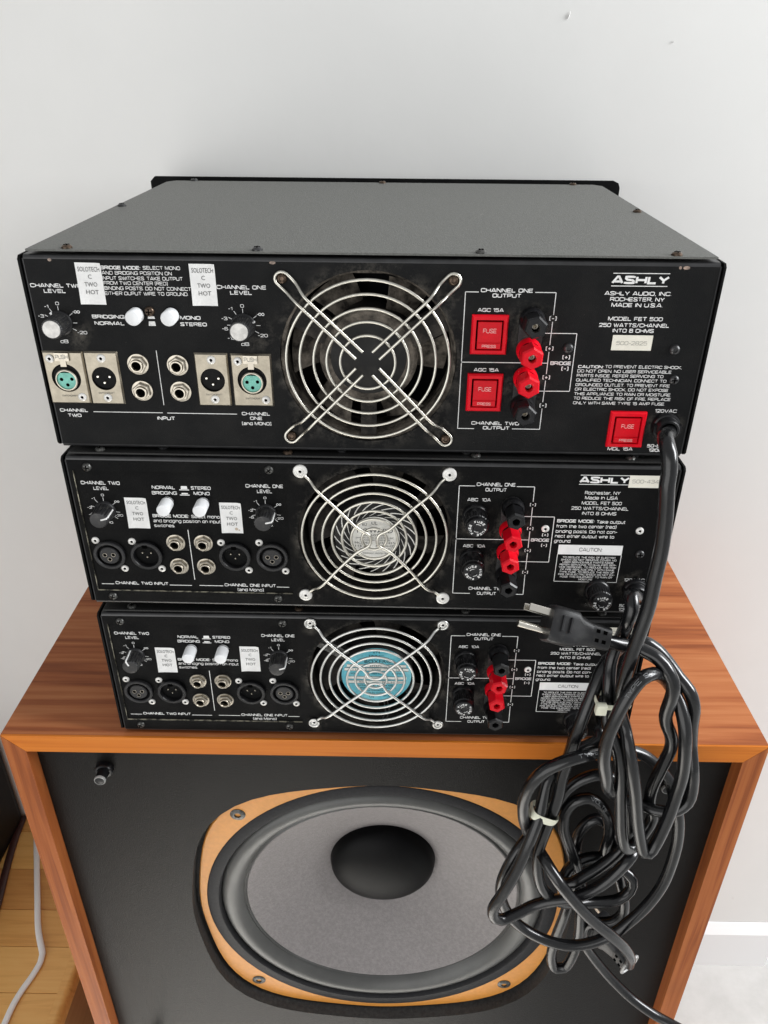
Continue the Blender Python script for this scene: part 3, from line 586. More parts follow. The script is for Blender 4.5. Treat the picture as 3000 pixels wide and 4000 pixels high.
def fuse_holder(root, x, z, rot=0.0):
    def fb(b): b.lathe([(9.6, 0), (9.6, 2.6), (9.0, 3.6), (8.6, 4.0), (8.6, 9)], 28)
    def fc(b):
        n = 56
        R = [[b.p((8.9 - (.5 if k % 2 else 0))*math.cos(2*PI*k/n), o_, (8.9 - (.5 if k % 2 else 0))*math.sin(2*PI*k/n)) for k in range(n)] for o_ in (9.0, 15.2)]
        R.append([b.p(8.1*math.cos(2*PI*k/n), 15.9, 8.1*math.sin(2*PI*k/n)) for k in range(n)]); R.append([b.p(7.6*math.cos(2*PI*k/n), 18.6, 7.6*math.sin(2*PI*k/n)) for k in range(n)])
        R.append([b.p(6.9*math.cos(2*PI*k/n), 19.2, 6.9*math.sin(2*PI*k/n)) for k in range(n)]); R.append([b.p(3.0*math.cos(2*PI*k/n), 19.25, 3.0*math.sin(2*PI*k/n)) for k in range(n)])
        R.append([b.p(2.4*math.cos(2*PI*k/n), 18.6, 2.4*math.sin(2*PI*k/n)) for k in range(n)])
        for p, q in zip(R, R[1:]):
            for k in range(n): b.face((p[k], p[(k+1) % n], q[(k+1) % n], q[k]))
        b.face(R[-1])
    def ft(b):
        for j in range(3): arc_text(b, 'FUSE', 0, 0, 4.5, PI/2 + .1 + j*2*PI/3, 1.9, 19.4, bold=.26, step=.42)
        for j in range(2):
            a0 = 1.2 + j*PI
            for i in range(5):
                a, c = a0 + i*.22, a0 + (i+1)*.22
                ids = [b.p(rr*math.cos(t), 19.4, rr*math.sin(t)) for rr, t in ((3.0, a), (3.4, a), (3.4, c), (3.0, c))]; b.face(ids)
    h = inst('fh_b', 'fuse_holder', MT['blackgloss'], root, x, z, 0, fb)
    c = inst('fh_c', 'cap', MT['blackgloss'], h, 0, 0, 0, fc, smooth=.5, ry=rot)
    inst('fh_t', 'lettering', MT['ink'], c, 0, 0, 0, ft, smooth=0)

def button(root, x, z, r, L):
    inst('btn%.1f%.1f' % (r, L), 'push_button', [MT['whiteplastic'], MT['void']], root, x, z, 0,
         lambda b: (b.lathe([(r, -1), (r, L-1.0), (r-.35, L-.3), (r-1.1, L), (0, L)], 28), b.lathe([(r+.5, .25), (r, .3)], 24, mi=1)))
def red_fuse(root, x0, x1, z0, z1, o=3.2):
    cx, cz, W, H = (x0+x1)/2, (z0+z1)/2, (x1-x0)/2, (z1-z0)/2
    f = part('fuse_holder', root, (cx, 0, cz))
    b = MB()
    def loop(w_, h_, oo): return [b.p(x, oo, z) for x, z in rect(-w_, w_, -h_, h_)]
    L = [loop(W+.3, H+.3, -.2), loop(W+.3, H+.3, o-1.2), loop(W-.6, H-.6, o), loop(W-2.6, H-2.6, o), loop(W-3.0, H-3.0, o-2.6)]
    for p, q in zip(L, L[1:]):
        for k in range(4): b.face((p[k], p[(k+1) % 4], q[(k+1) % 4], q[k]))
    b.build('bezel', MT['red'], f, smooth=.3)
    v = MB(); v.box(-W+2.4, W-2.4, .1, .5, -H+2.4, H-2.4); v.build('gap', MT['void'], f, smooth=0)
    k = MB(); w2, h2 = W-3.9, H-3.9
    k.prism([(-w2, -h2), (w2, -h2), (w2, h2), (-w2, h2)], .3, o+.2)
    k.prism([(-w2+.3, -h2+.2), (w2-.3, -h2+.2), (w2-.3, -h2+3.9), (-w2+.3, -h2+3.9)], o+.1, o+1.0)
    r = k.build('rocker', MT['reddeep'], f, smooth=0)
    text(r, 'lettering', [('FUSE', -4.3, 4.3, 3.2, 3.0)], MT['pink'], out=o+.35, bold=0.14)
    text(r, 'lettering', [('PRESS', -4.6, 4.6, -h2+2.0, 2.0)], MT['pink'], out=o+1.15, bold=0.16)

# ------------------------------------------------------------------ top amplifier
def amp_top():
    k = empty('power_amplifier', (-.01155, .00678, HS + .27958), -.01249)
    tag(k, 'top power amplifier of the stack, with red fuse switches and nickel socket plates', 'amplifier', 'power amplifiers in the stack')
    H, W = 137.6, 447.9
    chassis(k, H, W, [circ(-.5, 67.9, 59.3, 56)], 'panel1', D=340)
    for x, y, m in ((-192.3, 344, 'screwblack'), (-1.1, 340, 'screwbrown'), (190, 341, 'screwbrown'), (-212.2, 175.6, 'screwblack'), (211.5, 173.6, 'screwbrown'), (-192.8, 5, 'screwbrown'), (-70.9, 5, 'screwblack'), (70.7, 5, 'screwgrey'), (193.4, 5, 'screwbrown')):
        cover_screw(k, x, y, H, m)
    for x in (-150, -20, 70, 190): cover_screw(k, x, 6, -2.0, 'screwblack')
    b = MB(); b.lathe([(1.3, .08), (0, .1)], 9, cx=-203.4, cz=131.2, sq=.8); b.lathe([(2.1, .08), (0, .1)], 9, cx=-61, cz=131, sq=.45); b.lathe([(1.0, .08), (0, .1)], 8, cx=195.5, cz=131); b.lathe([(2.2, .08), (0, .1)], 9, cx=199.4, cz=131, sq=.5)
    b.build('paint_chip', MT['chip'], k, smooth=0)
    b = MB(False)
    for x, y, ang, ln in ((.082, .150, 1.1, .010), (-.12, .21, .5, .016), (.03, .262, 2.6, .012), (-.05, .09, -.3, .014), (.15, .07, .2, .009)):
        c, s_ = math.cos(ang), math.sin(ang); i = [b.p(x + c*u - s_*v, y + s_*u + c*v, H/1000 + .00006) for u, v in ((0, -.0002), (ln, 0), (0, .0002))]; b.face(i)
    b.build('scratch', MT['inkpale'], k, smooth=0)
    f = fan(k, -.5, 67.9, 58.6, 1)
    g = part('fan_guard', k, (-.6, 0, 67.6)); cz = 1.0
    for r in (54.2, 45.2, 36.0, 27.4, 18.3): wire(g, 'ring_wire', ring_pts(0, cz, r, 6.6), 1.0, closed=True)
    for sx, sz, x, z in ((-1, 1, -54.9, 53.8), (1, 1, 54.6, 54), (-1, -1, -54.3, -55.8), (1, -1, 54.3, -56.3)):
        # hairpin: two long parallel wires joined by a loop round the screw
        d = Vector((x, z)).normalized(); n = Vector((-d.y, d.x)); L = Vector((x, z)).length
        c0 = 7.8
        def pt(t, s_, o): v = d*t + n*s_; return (v.x, o, v.y + cz*(1 - t/L))
        pts = [pt(c0, 3.3, 8.6), pt(L*.5, 3.3, 8.6), pt(L-17, 3.3, 8.4), pt(L-12, 3.9, 5.2), pt(L-8, 4.3, 2.2), pt(L-3, 4.5, 1.4)]
        pts += [pt(L + 4.5*math.sin(a), 4.5*math.cos(a), 1.4) for a in [PI*i/8 for i in range(9)]]
        pts += [pt(L-3, -4.5, 1.4), pt(L-8, -4.3, 2.2), pt(L-12, -3.9, 5.2), pt(L-17, -3.3, 8.4), pt(L*.5, -3.3, 8.6), pt(c0, -3.3, 8.6)]
        wire(g, 'hairpin_wire', smooth_path(pts), 1.05)
        inst('gs1', 'screw', MT['screwbrown'], g, x, z, 0, f_hexscrew)
    # printing, left
    text(k, 'lettering', [('CHANNEL TWO', -219.3, -185.6, 115, 2.6), ('LEVEL', -211.2, -197, 111.5, 2.6)], MT['ink'], bold=.205)
    text(k, 'lettering', [('BRIDGE MODE:', -171.5, -145.8, 126.8, 2.3)], MT['ink'], bold=.22)
    text(k, 'lettering', [('SELECT MONO', -144.2, -120.3, 126.9, 2.3), ('AND BRIDGING POSITION ON', -171.1, -126, 123.5, 2.3), ('INPUT SWITCHES. TAKE OUTPUT', -171.4, -119.5, 120.2, 2.3), ('FROM TWO CENTER (RED)', -171.1, -129.5, 117.1, 2.3), ('BINDING POSTS. DO NOT CONNECT', -171.1, -114.8, 113.8, 2.3), ('EITHER OUPUT WIRE TO GROUND.', -171.4, -117, 110.5, 2.3)], MT['ink'], bold=0.16)
    text(k, 'lettering', [('CHANNEL ONE', -98.1, -66.2, 115.4, 2.6), ('LEVEL', -89.6, -75.6, 111.9, 2.6)], MT['ink'], bold=.205)
    text(k, 'lettering', [('BRIDGING', -182.6, -161.0, 95.1, 2.5), ('NORMAL', -181.7, -161.9, 90.7, 2.5)], MT['ink'], bold=.22)
    text(k, 'lettering', [('MONO', -124.3, -110.7, 95.1, 2.5), ('STEREO', -124.6, -107, 90.8, 2.5)], MT['ink'], bold=.22)
    text(k, 'lettering', [('CHANNEL', -217.3, -197.7, 28.5, 2.5), ('TWO', -212.2, -202.8, 24.7, 2.5)], MT['ink'], bold=.22)
    text(k, 'lettering', [('INPUT', -149.2, -136.9, 23.5, 2.7)], MT['ink'], bold=.22)
    text(k, 'lettering', [('CHANNEL', -89.1, -69.5, 28.0, 2.5), ('ONE', -83.6, -75.2, 24.6, 2.5), ('(and MONO)', -89.6, -69, 20.6, 2.5)], MT['ink'], bold=.205)
    lines(k, [(-143.2, 72.6, -143.2, 33.4), (-193.8, 27.6, -144.8, 27.6), (-141.7, 27.5, -92.5, 27.5)], MT['ink'], .5)
    b = MB()
    for z, wv, hh in ((94.9, 4.0, 1.6), (90.9, 4.0, 3.0)):
        ids = [b.p(x, .14, zz) for x, zz in ((-143.3-wv/2-.4, z-hh/2), (-143.3+wv/2+.4, z-hh/2), (-143.3+wv/2, z+hh/2), (-143.3-wv/2, z+hh/2))]; b.face(ids)
    b.build('button_symbol', MT['ink'], k, smooth=0)
    for cx, lab in ((-204.2, [('0', None, -204.1, 103.4, 2.2), ('-1', None, -211.6, 101.3, 2.2), ('-3', None, -216.5, 95, 2.2), ('-20', None, -191.0, 84.2, 2.2), ('dB', None, -204.3, 78, 2.4)]),
                    (-82.5, [('0', None, -82.6, 103.4, 2.2), ('-1', None, -90.4, 101.5, 2.2), ('-3', None, -94.9, 95, 2.2), ('-6', None, -95.1, 88.2, 2.2), ('-10', None, -91.3, 81.8, 2.2), ('-20', None, -70.3, 83.9, 2.2), ('dB', None, -82.6, 77.9, 2.4)])):
        lb = MB()
        for l in lab: put(lb, *l, bold=0.16)
        for dx in (-1.0, 1.0):
            lb2 = [(cx + 12.1 + dx + 1.05*math.cos(t), 98.0 + 1.05*math.sin(t)) for t in [2*PI*i/12 for i in range(13)]]
            for (a, c), (a2, c2) in zip(lb2, lb2[1:]):
                ids = [lb.p(a, .15, c), lb.p(a2, .15, c2), lb.p(cx+12.1+dx+(a2-cx-12.1-dx)*.55, .15, 98+(c2-98)*.55), lb.p(cx+12.1+dx+(a-cx-12.1-dx)*.55, .15, 98+(c-98)*.55)]; lb.face(ids)
        lb.build('lettering', MT['ink'], k, smooth=0)
        sg = []
        for a in (90, 122, 152, 180, 212, 36, 0, -28):
            t = math.radians(a); sg.append((cx + 8.2*math.cos(t), 90.6 + 8.2*math.sin(t), cx + 11.0*math.cos(t), 90.6 + 11.0*math.sin(t)))
        sg.append((cx + 9.2, 97.9, cx + 10.6, 97.9))
        lines(k, sg, MT['ink'], .42, name='dial_mark')
    for x, ang in ((-204.4, 2.15), (-82.8, .35)):
        def fs(b): b.lathe([(8.3, 0), (8.3, 1.4), (7.6, 2.2), (6.9, 2.4)], 30)
        def fk(b):
            n = 60
            R = [[b.p((rr - (dd if q % 2 else 0))*math.cos(2*PI*q/n), o_, (rr - (dd if q % 2 else 0))*math.sin(2*PI*q/n)) for q in range(n)] for rr, o_, dd in ((7.2, 2.2, .45), (6.9, 14.4, .45), (6.3, 15.2, .0), (5.8, 15.3, 0))]
            for p, q_ in zip(R, R[1:]):
                for q in range(n): b.face((p[q], p[(q+1) % n], q_[(q+1) % n], q_[q]))
        s = inst('k1s', 'level_knob', MT['blackgloss'], k, x, 90.6, 0, fs, ry=-ang)
        inst('k1g', 'grip', MT['knobdust'], s, 0, 0, 0, fk, smooth=.3)
        inst('k1c', 'cap', MT['alu'], s, 0, 0, 0, lambda b: b.lathe([(5.8, 15.2), (5.6, 15.8), (0, 15.9)], 30))
        inst('k1p', 'pointer', MT['ink'], s, 0, 0, 0, lambda b: b.box(7.0, 8.6, .6, 2.7, -.5, .5))
    button(k, -152.8, 96.6, 5.1, 9); button(k, -129.7, 96.6, 5.1, 9)
    inst('panb', 'screw', [MT['screwbrown'], MT['void']], k, -143.9, 99.0, 0, f_pan)
    sticker(k, -187.9, -171.3, 103.1, 129.7, .012); sticker(k, -114.6, -98.2, 103.2, 129.8, .004)
    # nickel socket plates
    def plate(x0, x1, z0, z1, hr):
        b = MB(); cx, cz = (x0+x1)/2, (z0+z1)/2; W_, H_ = (x1-x0)/2, (z1-z0)/2
        hole = circ(0, 0, hr, 32); b.fill([rect(-W_+1, W_-1, -H_+1, H_-1), hole], 0, 1.6)
        o_ = [b.p(x, .2, z) for x, z in rect(-W_, W_, -H_, H_)]; i_ = [b.p(x, 1.6, z) for x, z in rect(-W_+1, W_-1, -H_+1, H_-1)]
        for q in range(4): b.face((o_[q], o_[(q+1) % 4], i_[(q+1) % 4], i_[q]))
        return b.build('socket_plate', MT['nickelplate'], k, smooth=.2, loc=(cx/1000, 0, cz/1000))
    for x0, x1 in ((-221.3, -193.5), (-93.6, -65.8)):
        p = plate(x0, x1, 34, 71.4, 10.0)
        # the face hole sits slightly below the middle
        inst('x1r', 'shell', [MT['nickel'], MT['void']], p, 0, -1.4, 0, lambda b: (b.lathe([(10.4, 1.0), (10.2, -5), (7.6, -5)], 32, mi=1), b.lathe([(7.7, -5), (7.7, 2.2), (7.2, 2.7), (6.6, 2.7), (6.4, 1.6)], 32)))
        def fi(b):
            pts = [(6.4*math.cos(t), 6.4*math.sin(t)) for t in [PI*.70 + (PI*1.6)*i/28 for i in range(29)]]
            b.prism(pts, -3, 1.5)
        inst('x1i', 'insert', MT['teal'], p, 0, -1.6, 0, fi)
        for dx, dz in ((-3.6, .3), (3.6, .6), (0, -3.6)): inst('x1h', 'contact_hole', MT['void'], p, dx, dz-1.4, 1.5, lambda b: b.lathe([(1.25, .05), (0, .05)], 12))
        tb = MB(); tb.box(-4.8, 4.8, 1.0, 3.0, 12.4, 18.0); tb.box(-2.0, 2.0, .8, 2.2, 8.2, 12.5)
        t = tb.build('push_tab', MT['nickel'], p, smooth=0)
        text(p, 'lettering', [('PUSH', -4.2, 4.4, 15.4, 3.0)], MT['inkpale'], out=3.1, bold=0.18)
        text(p, 'lettering', [('SWITCHCRAFT', -5.4, 5.8, -12.8, 1.2)], MT['inkgrey'], out=1.7, bold=0.14)
        for dx, dz in ((-8.7, 13.7), (8.6, -13.6)): inst('rv', 'rivet', [MT['rivet'], MT['void']], p, dx, dz, 1.5, f_rivet)
    for x0, x1 in ((-193.0, -169.8), (-118.1, -95.3)):
        p = plate(x0, x1, 33.8, 71.6, 8.4)
        inst('x2r', 'cup', MT['void'], p, 0, .6, 0, lambda b: b.lathe([(8.5, 1.2), (8.3, -9), (0, -9)], 30))
        for dx, dz in ((-4.1, .9), (4.1, .9), (0, -3.4)): inst('x2p', 'pin', MT['prong'], p, dx, dz+.4, 0, lambda b: b.lathe([(1.15, -9), (1.15, 1.2), (.7, 2.0), (0, 2.1)], 10))
        for dz in (14.4, -13.8): inst('rv', 'rivet', [MT['rivet'], MT['void']], p, .4, dz, 1.5, f_rivet)
        text(p, 'lettering', [('SWITCHCRAFT', -5.6, 5.6, -10.4, 1.2)], MT['inkgrey'], out=1.7, bold=0.14)
    for x, z in ((-156.8, 62.9), (-156.6, 43.9), (-129.8, 62.6), (-129.9, 43.8)): jack(k, x, z)
    # output side
    lines(k, [(62, 114.4, 70.5, 114.4), (106.5, 114.6, 119.8, 114.6), (62, 114.4, 62, 68.2), (62, 67, 62, 19.5), (62, 67.7, 119.4, 67.8), (61.8, 19.5, 73.5, 19.5), (100, 19.8, 119.2, 19.8), (119.8, 114.6, 119.8, 100.2), (119.7, 95.8, 119.6, 80.2), (119.6, 75.6, 119.5, 60.2), (119.5, 55.6, 119.3, 40), (119.3, 35.3, 119.2, 19.8), (115, 88.1, 136.4, 88.2), (136.4, 88.2, 136.5, 48.2), (136.5, 48.2, 115, 48)], MT['ink'], .5)
    text(k, 'lettering', [('CHANNEL ONE', 71.8, 104.8, 115.6, 2.6), ('OUTPUT', 79.4, 97.6, 112.3, 2.6)], MT['ink'], bold=.205)
    text(k, 'lettering', [('CHANNEL TWO', 71.4, 104.6, 23.8, 2.6), ('OUTPUT', 79.6, 98, 20.3, 2.6)], MT['ink'], bold=.205)
    text(k, 'lettering', [('AGC 15A', 70.6, 87.4, 102.9, 2.4)], MT['ink'], bold=.19); text(k, 'lettering', [('AGC 15A', 70.6, 87.4, 62.5, 2.4)], MT['ink'], bold=.19)
    red_fuse(k, 67.4, 90.6, 74.2, 99.7); red_fuse(k, 67.0, 90.3, 33.8, 59.8); red_fuse(k, 166.8, 191.0, 8.4, 34.2)
    for s, z in (('(-)', 98), ('(+)', 77.9), ('(+)', 57.9), ('(-)', 37.6)): text(k, 'lettering', [(s, None, 119.7, z, 2.7)], MT['ink'], bold=.205)
    text(k, 'lettering', [('(+)', None, 131.4, 72.1, 2.7), ('BRIDGE', 121.3, 135.0, 67.9, 2.5), ('(-)', None, 131.5, 64.2, 2.7)], MT['ink'], bold=.205)
    post_plate(k, 105.8, 76, 105); post_plate(k, 105.8, 29, 66)
    post(k, 105.6, 97.7, 'blackgloss', 0, 1); post(k, 105.4, 77.7, 'red', 0, 1); post(k, 105.2, 58.2, 'red', 0, 1); post(k, 104.8, 38.4, 'blackgloss', 0, 1)
    inst('hs', 'screw', MT['screwblack'], k, 131.9, 78.4, 0, f_hexscrew); inst('hs', 'screw', MT['screwblack'], k, 201.8, 78.4, 0, f_hexscrew)
    inst('panbk', 'screw', [MT['screwblack'], MT['void']], k, 205.3, 57.6, 0, f_pan)
    text(k, 'logo', [('ASHLY', 154.0, 189.8, 123.2, 5.2)], MT['ink'], bold=.255, slant=.06)
    lines(k, [(154.3, 127.2, 189.8, 127.3), (154.0, 119.3, 189.4, 119.4)], MT['ink'], .5)
    text(k, 'lettering', [('ASHLY AUDIO, INC.', 150.6, 193, 114.7, 2.6), ('ROCHESTER, NY', 154.6, 189.2, 111, 2.6), ('MADE IN U.S.A.', 156, 188.8, 107.3, 2.6)], MT['ink'], bold=.19)
    text(k, 'lettering', [('MODEL FET 500', 155.2, 190.4, 98.4, 2.6), ('250 WATTS/CHANNEL', 150, 195.2, 94.2, 2.6), ('INTO 8 OHMS', 159.3, 186, 90.6, 2.6)], MT['ink'], bold=.19)
    b = MB(); b.box(160.1, 186.3, 0, .18, 77.4, 87.6); e = b.build('serial_label', MT['cream'], k, smooth=0)
    text(e, 'lettering', [('500-2825', 163, 183.2, 82.3, 2.7)], MT['inkpale'], out=.25, bold=0.14)
    text(k, 'lettering', [('CAUTION:', 140.1, 157.0, 65.8, 2.1)], MT['ink'], bold=.22)
    text(k, 'lettering', [('TO PREVENT ELECTRIC SHOCK,', 158.2, 209.1, 66.1, 2.1), ('DO NOT OPEN. NO USER SERVICEABLE', 140, 202.6, 62.8, 2.1), ('PARTS INSIDE. REFER SERVICING TO', 140, 197.9, 59.6, 2.1), ('QUALIFIED TECHNICIAN. CONNECT TO', 140, 200.5, 56.4, 2.1), ('GROUNDED OUTLET. TO PREVENT FIRE', 140, 203.3, 53.1, 2.1), ('OR ELECTRIC SHOCK, DO NOT EXPOSE', 140, 202.8, 49.9, 2.1), ('THIS APPLIANCE TO RAIN OR MOISTURE.', 140, 205.5, 46.6, 2.1), ('TO REDUCE THE RISK OF FIRE, REPLACE', 140, 205.6, 43.4, 2.1), ('ONLY WITH SAME TYPE 15 AMP FUSE.', 140, 202.5, 40.0, 2.1)], MT['ink'], bold=0.16)
    text(k, 'lettering', [('120VAC', 196.8, 211.6, 35, 2.5)], MT['ink'], bold=.19)
    text(k, 'lettering', [('MDL 15A', 168.6, 186.2, 5.8, 2.5)], MT['ink'], bold=.19)
    text(k, 'lettering', [('50-60Hz', 195.9, 212.5, 8.6, 2.5), ('1200W', 197.6, 211, 5.3, 2.5)], MT['ink'], bold=.22)
    gland(k, 205.5, 24)
    return k

# ------------------------------------------------------------------ the two lower amplifiers
def amp_low(kind, loc, rz, label, H, st, knob, guard, serial, dz):
    k = empty('power_amplifier', loc, rz); tag(k, label, 'amplifier', 'power amplifiers in the stack')
    W = 447.9; cz = 67.4 + dz
    chassis(k, H, W, [rect(-217.2, -62, 12.6 + dz, 119 + dz), circ(3, cz, 58.4, 56)], 'panelb', cover_drop=2.0, top_mat='coverdark', wall=[2, 0])
    b = MB(); b.box(-221, -58, -3.2, -1.6, 9, 122.5 + dz); b.build('control_panel', MT['panel'], k, smooth=0)
    def T(rows, mat='ink', bold=0.18, o=-1.45, d=-.9): return text(k, 'lettering', [(s, a, c, z+d+dz, h) for s, a, c, z, h in rows], MT[mat], out=o, bold=bold)
    for x, z in ((-205.9, 122.2), (-73.6, 122.4), (-205.9, 7.6), (-73.8, 8.2)): inst('pang', 'screw', [MT['screwgrey'], MT['void']], k, x, z + dz*.6, 0, f_pan, ry=random.uniform(0, 1))
    for x in (-196, -60, 75, 185): cover_screw(k, x, 5, H-2.0, 'screwbrown' if x == -60 else 'screwgrey')
    T([('CHANNEL TWO', -213.5, -184.7, 109.4, 2.9), ('LEVEL', -205, -193.8, 104.9, 2.9)], bold=.19)
    T([('CHANNEL ONE', -92, -64.6, 109.1, 2.9), ('LEVEL', -83.9, -72.9, 104.7, 2.9)], bold=.19)
    T([('NORMAL', -161.4, -144.4, 106.5, 2.8), ('BRIDGING', -162, -143.4, 101.9, 2.8)], bold=.19)
    T([('STEREO', -132.5, -117.9, 106.5, 2.8), ('MONO', -131, -119.1, 102, 2.8)], bold=.19)
    b = MB()
    for z, hh in ((106.6, 2.6), (101.6, 1.2)):
        z += dz - .9
        for q in (((-140.1, z-hh/2+.1), (-135.1, z-hh/2+.1), (-135.4, z+hh/2), (-139.8, z+hh/2)), ((-141.3, z-hh/2-.9), (-134, z-hh/2-.9), (-134, z-hh/2-.2), (-141.3, z-hh/2-.2))): b.face([b.p(x, -1.45, zz) for x, zz in q])
    b.build('button_symbol', MT['ink'], k, smooth=0)
    for cx, kz in ((-199.3, 85.3), (-78.4, 85.3)):
        kz += dz
        lb = MB()
        for s, x, z in (('0', 0, 13.0), ('-1', -7.4, 10.0), ('-2', -11.4, 2.2), ('-6', -11.2, -3.8), ('-20', 9.8, -4.2), ('10', 2.4, -10.5)): put(lb, s, None, cx + x, kz + z, 2.0, out=-1.45, bold=0.16)
        for dx in (-.95, .95):
            pp = [(cx + 9.9 + dx + .95*math.cos(t), kz + 7.6 + .95*math.sin(t)) for t in [2*PI*i/12 for i in range(13)]]
            for (a, c), (a2, c2) in zip(pp, pp[1:]):
                m0 = (cx + 9.9 + dx, kz + 7.6); lb.face([lb.p(a, -1.45, c), lb.p(a2, -1.45, c2), lb.p(m0[0] + (a2-m0[0])*.55, -1.45, m0[1] + (c2-m0[1])*.55), lb.p(m0[0] + (a-m0[0])*.55, -1.45, m0[1] + (c-m0[1])*.55)])
        lb.build('lettering', MT['ink'], k, smooth=0)
        lines(k, [(cx + 7.6*math.cos(t), kz + 7.6*math.sin(t), cx + 11*math.cos(t), kz + 11*math.sin(t)) for t in [math.radians(a) for a in (90, 125, 160, 192, 225, 38, -8, -40)]], MT['ink'], .42, out=-1.45, name='dial_mark')
    level_knob(k, -199.3, 85.3 + dz, knob[0], -1.5); level_knob(k, -78.4, 85.3 + dz, knob[1], -1.5)
    button(k, -151.3, 93.2 + dz, 4.9, 12.0); button(k, -124.8, 93.2 + dz, 4.9, 12.0)
    for (x0, x1, z0, z1), t, s in zip(st, (.008, .006), (False, kind == 2)): sticker(k, x0, x1, z0 - .7, z1 - .7, t, o=-1.4, stain=s)
    T([('BRIDGE MODE:', -164.3, -136.8, 82.3, 2.7)], bold=.205); T([('Select mono', -135, -113.6, 82.2, 2.7), ('and bridging position on input', -164.2, -113.5, 78, 2.7), ('switches.', -164.2, -148.4, 73.8, 2.7)], bold=0.16)
    for x, z in ((-211.5, 58.6), (-192.6, 33.4), (-183.4, 58.3), (-163.4, 33.9), (-114.8, 58.8), (-95.2, 34.1), (-85.5, 59.4), (-66.6, 33.9)): inst('rv', 'rivet', [MT['rivet'], MT['void']], k, x, z + dz, -1.5, f_rivet)
    socket_female(k, -201.9, 46.6 + dz); socket_male(k, -173.2, 46.8 + dz); socket_male(k, -104.8, 47.1 + dz); socket_female(k, -76, 47.3 + dz)
    for x, z in ((-149.6, 58), (-149.4, 36.6), (-128.3, 58.2), (-128.3, 36.8)): jack(k, x, z + dz, -1.5)
    lines(k, [(x0, z0-.9+dz, x1, z1-.9+dz) for x0, z0, x1, z1 in ((-139, 70.4, -139, 24.6), (-213.7, 19, -203.8, 19), (-159.6, 19, -141.9, 19), (-135.9, 19.2, -117, 19.2), (-74.6, 19.1, -64.7, 19.1))], MT['ink'], .55, out=-1.45)
    T([('CHANNEL TWO INPUT', -202.5, -160.7, 20.2, 2.8)], bold=.19); T([('CHANNEL ONE INPUT', -115.8, -75.4, 20.3, 2.8), ('(and Mono)', -105.8, -85.2, 15.9, 2.8)], bold=.19)
    # fan and wire guard
    f = fan(k, 3, cz, 57.8, kind)
    if kind == 2:
        hb = MB(); hb.lathe([(18.6, -1.3), (0, -1.3)], 40)
        h = hb.build('hub_label', MT['bonelabel'], f, smooth=0); h.location.z = -.002
        b = MB()
        for i in range(21):
            a0 = 2*PI*i/21; pts = []
            for j in range(7):
                u = j/6; r = 19.5 + 11.3*u; a = a0 - .78*u**.8; wd = (.45 + 1.0*u*(1-u)*1.6 + .7*u)*.62
                pts.append((r, a, wd))
            for (r, a, w_), (r2, a2, w2) in zip(pts, pts[1:]):
                b.face([b.p(rr*math.cos(t), -1.35, rr*math.sin(t)) for rr, t in ((r, a - w_/r), (r, a + w_/r), (r2, a2 + w2/r2), (r2, a2 - w2/r2))])
        b.build('swirl', MT['bonelabel'], f, smooth=0).location.z = -.002
        text(h, 'lettering', [('HOWARD', -13.5, 13.5, 6.6, 3.8)], MT['inkblack'], out=-1.2, sans=True)
        text(h, 'lettering', [('INDUSTRIES', -8.5, 8.5, 2.6, 1.8), ('DIVISION OF MSL INDUSTRIES, INC.', -14.6, 14.6, .2, 1.3), ('MILFORD, ILLINOIS 60953', -11.5, 11.5, -1.8, 1.3), ('MODEL   3-15-2455', -15.4, 15, -4.2, 1.8), ('115 V~    50/60HZ', -15, 14.5, -7, 1.8), ('.26/.22 A   18 W', -12.6, 12.6, -9.8, 1.8), ('THERMALLY PROTECTED', -9.5, 9.5, -13.6, 1.2), ('RU', -9.6, -6.2, 11.8, 2.2), ('UL', -2.6, 1.8, 13.2, 2.6)], MT['inkblack'], out=-1.2, sans=True)
    else:
        hb = MB(); hb.lathe([(29.6, -.9), (0, -.9)], 44); h = hb.build('hub_label', MT['cyan'], f, smooth=0)
        b = MB()
        for x0, x1, z0, z1 in ((-25, 25, 9.2, 12.0), (-27, -9, 5.2, 8.2), (-8.5, 9, 5.2, 8.2), (9.5, 27, 5.2, 8.2), (-25.5, 25.5, -4.0, -1.2), (-25, 25, -8.6, -5.6)): b.face([b.p(x, -.8, z) for x, z in rect(x0, x1, z0, z1)])
        b.build('label_box', MT['bonelabel'], h, smooth=0)
        lines(h, [(x0, z, x1, z) for z, x0, x1 in ((9.1, -25, 25), (12.1, -25, 25), (5.1, -27, 27), (8.3, -27, 27), (-4.1, -25, 25), (-1.1, -25, 25), (-8.7, -25, 25), (-5.5, -25, 25))] + [(-9, 5.1, -9, 8.3), (9.2, 5.1, 9.2, 8.3)], MT['inkblack'], .35, out=-.75)
        text(h, 'lettering', [('BOXER®', -10, 12.5, 15.6, 3.6)], MT['inkblack'], out=-.72, sans=True)
        text(h, 'lettering', [('674', -2.8, 3, 25.2, 2.0), ('IMC', -6, 6, 21.4, 2.2), ('MODEL', -22, -16, 10.6, 1.5), ('4715PS-12T-B30', -6, 18, 10.6, 1.7), ('115', -20, -15, 6.7, 1.7), ('50/60', -4, 4, 6.7, 1.7), ('18', 17, 20, 6.7, 1.7), ('VOLTS', -22, -15, 2.2, 1.8), ('HERTZ', -4, 4, 2.2, 1.8), ('WATTS', 13, 21, 2.2, 1.8), ('A00', -15, -10, -7.1, 1.7), ('BALL BEARING', 5, 24, -7.1, 1.4), ('SINGLE PHASE', -16, 14, -11, 1.6), ('COMAIR TECHNOLOGIES INC', -17, 17, -13.8, 1.6), ('CHATSWORTH CA', -10, 10, -16.6, 1.7), ('MADE IN THAILAND', -11, 11, -19.4, 1.7), ('US', -6, -2, -23.6, 2.6), ('27133', 6, 12, -22.6, 1.6)], MT['inkblack'], out=-.72, sans=True)
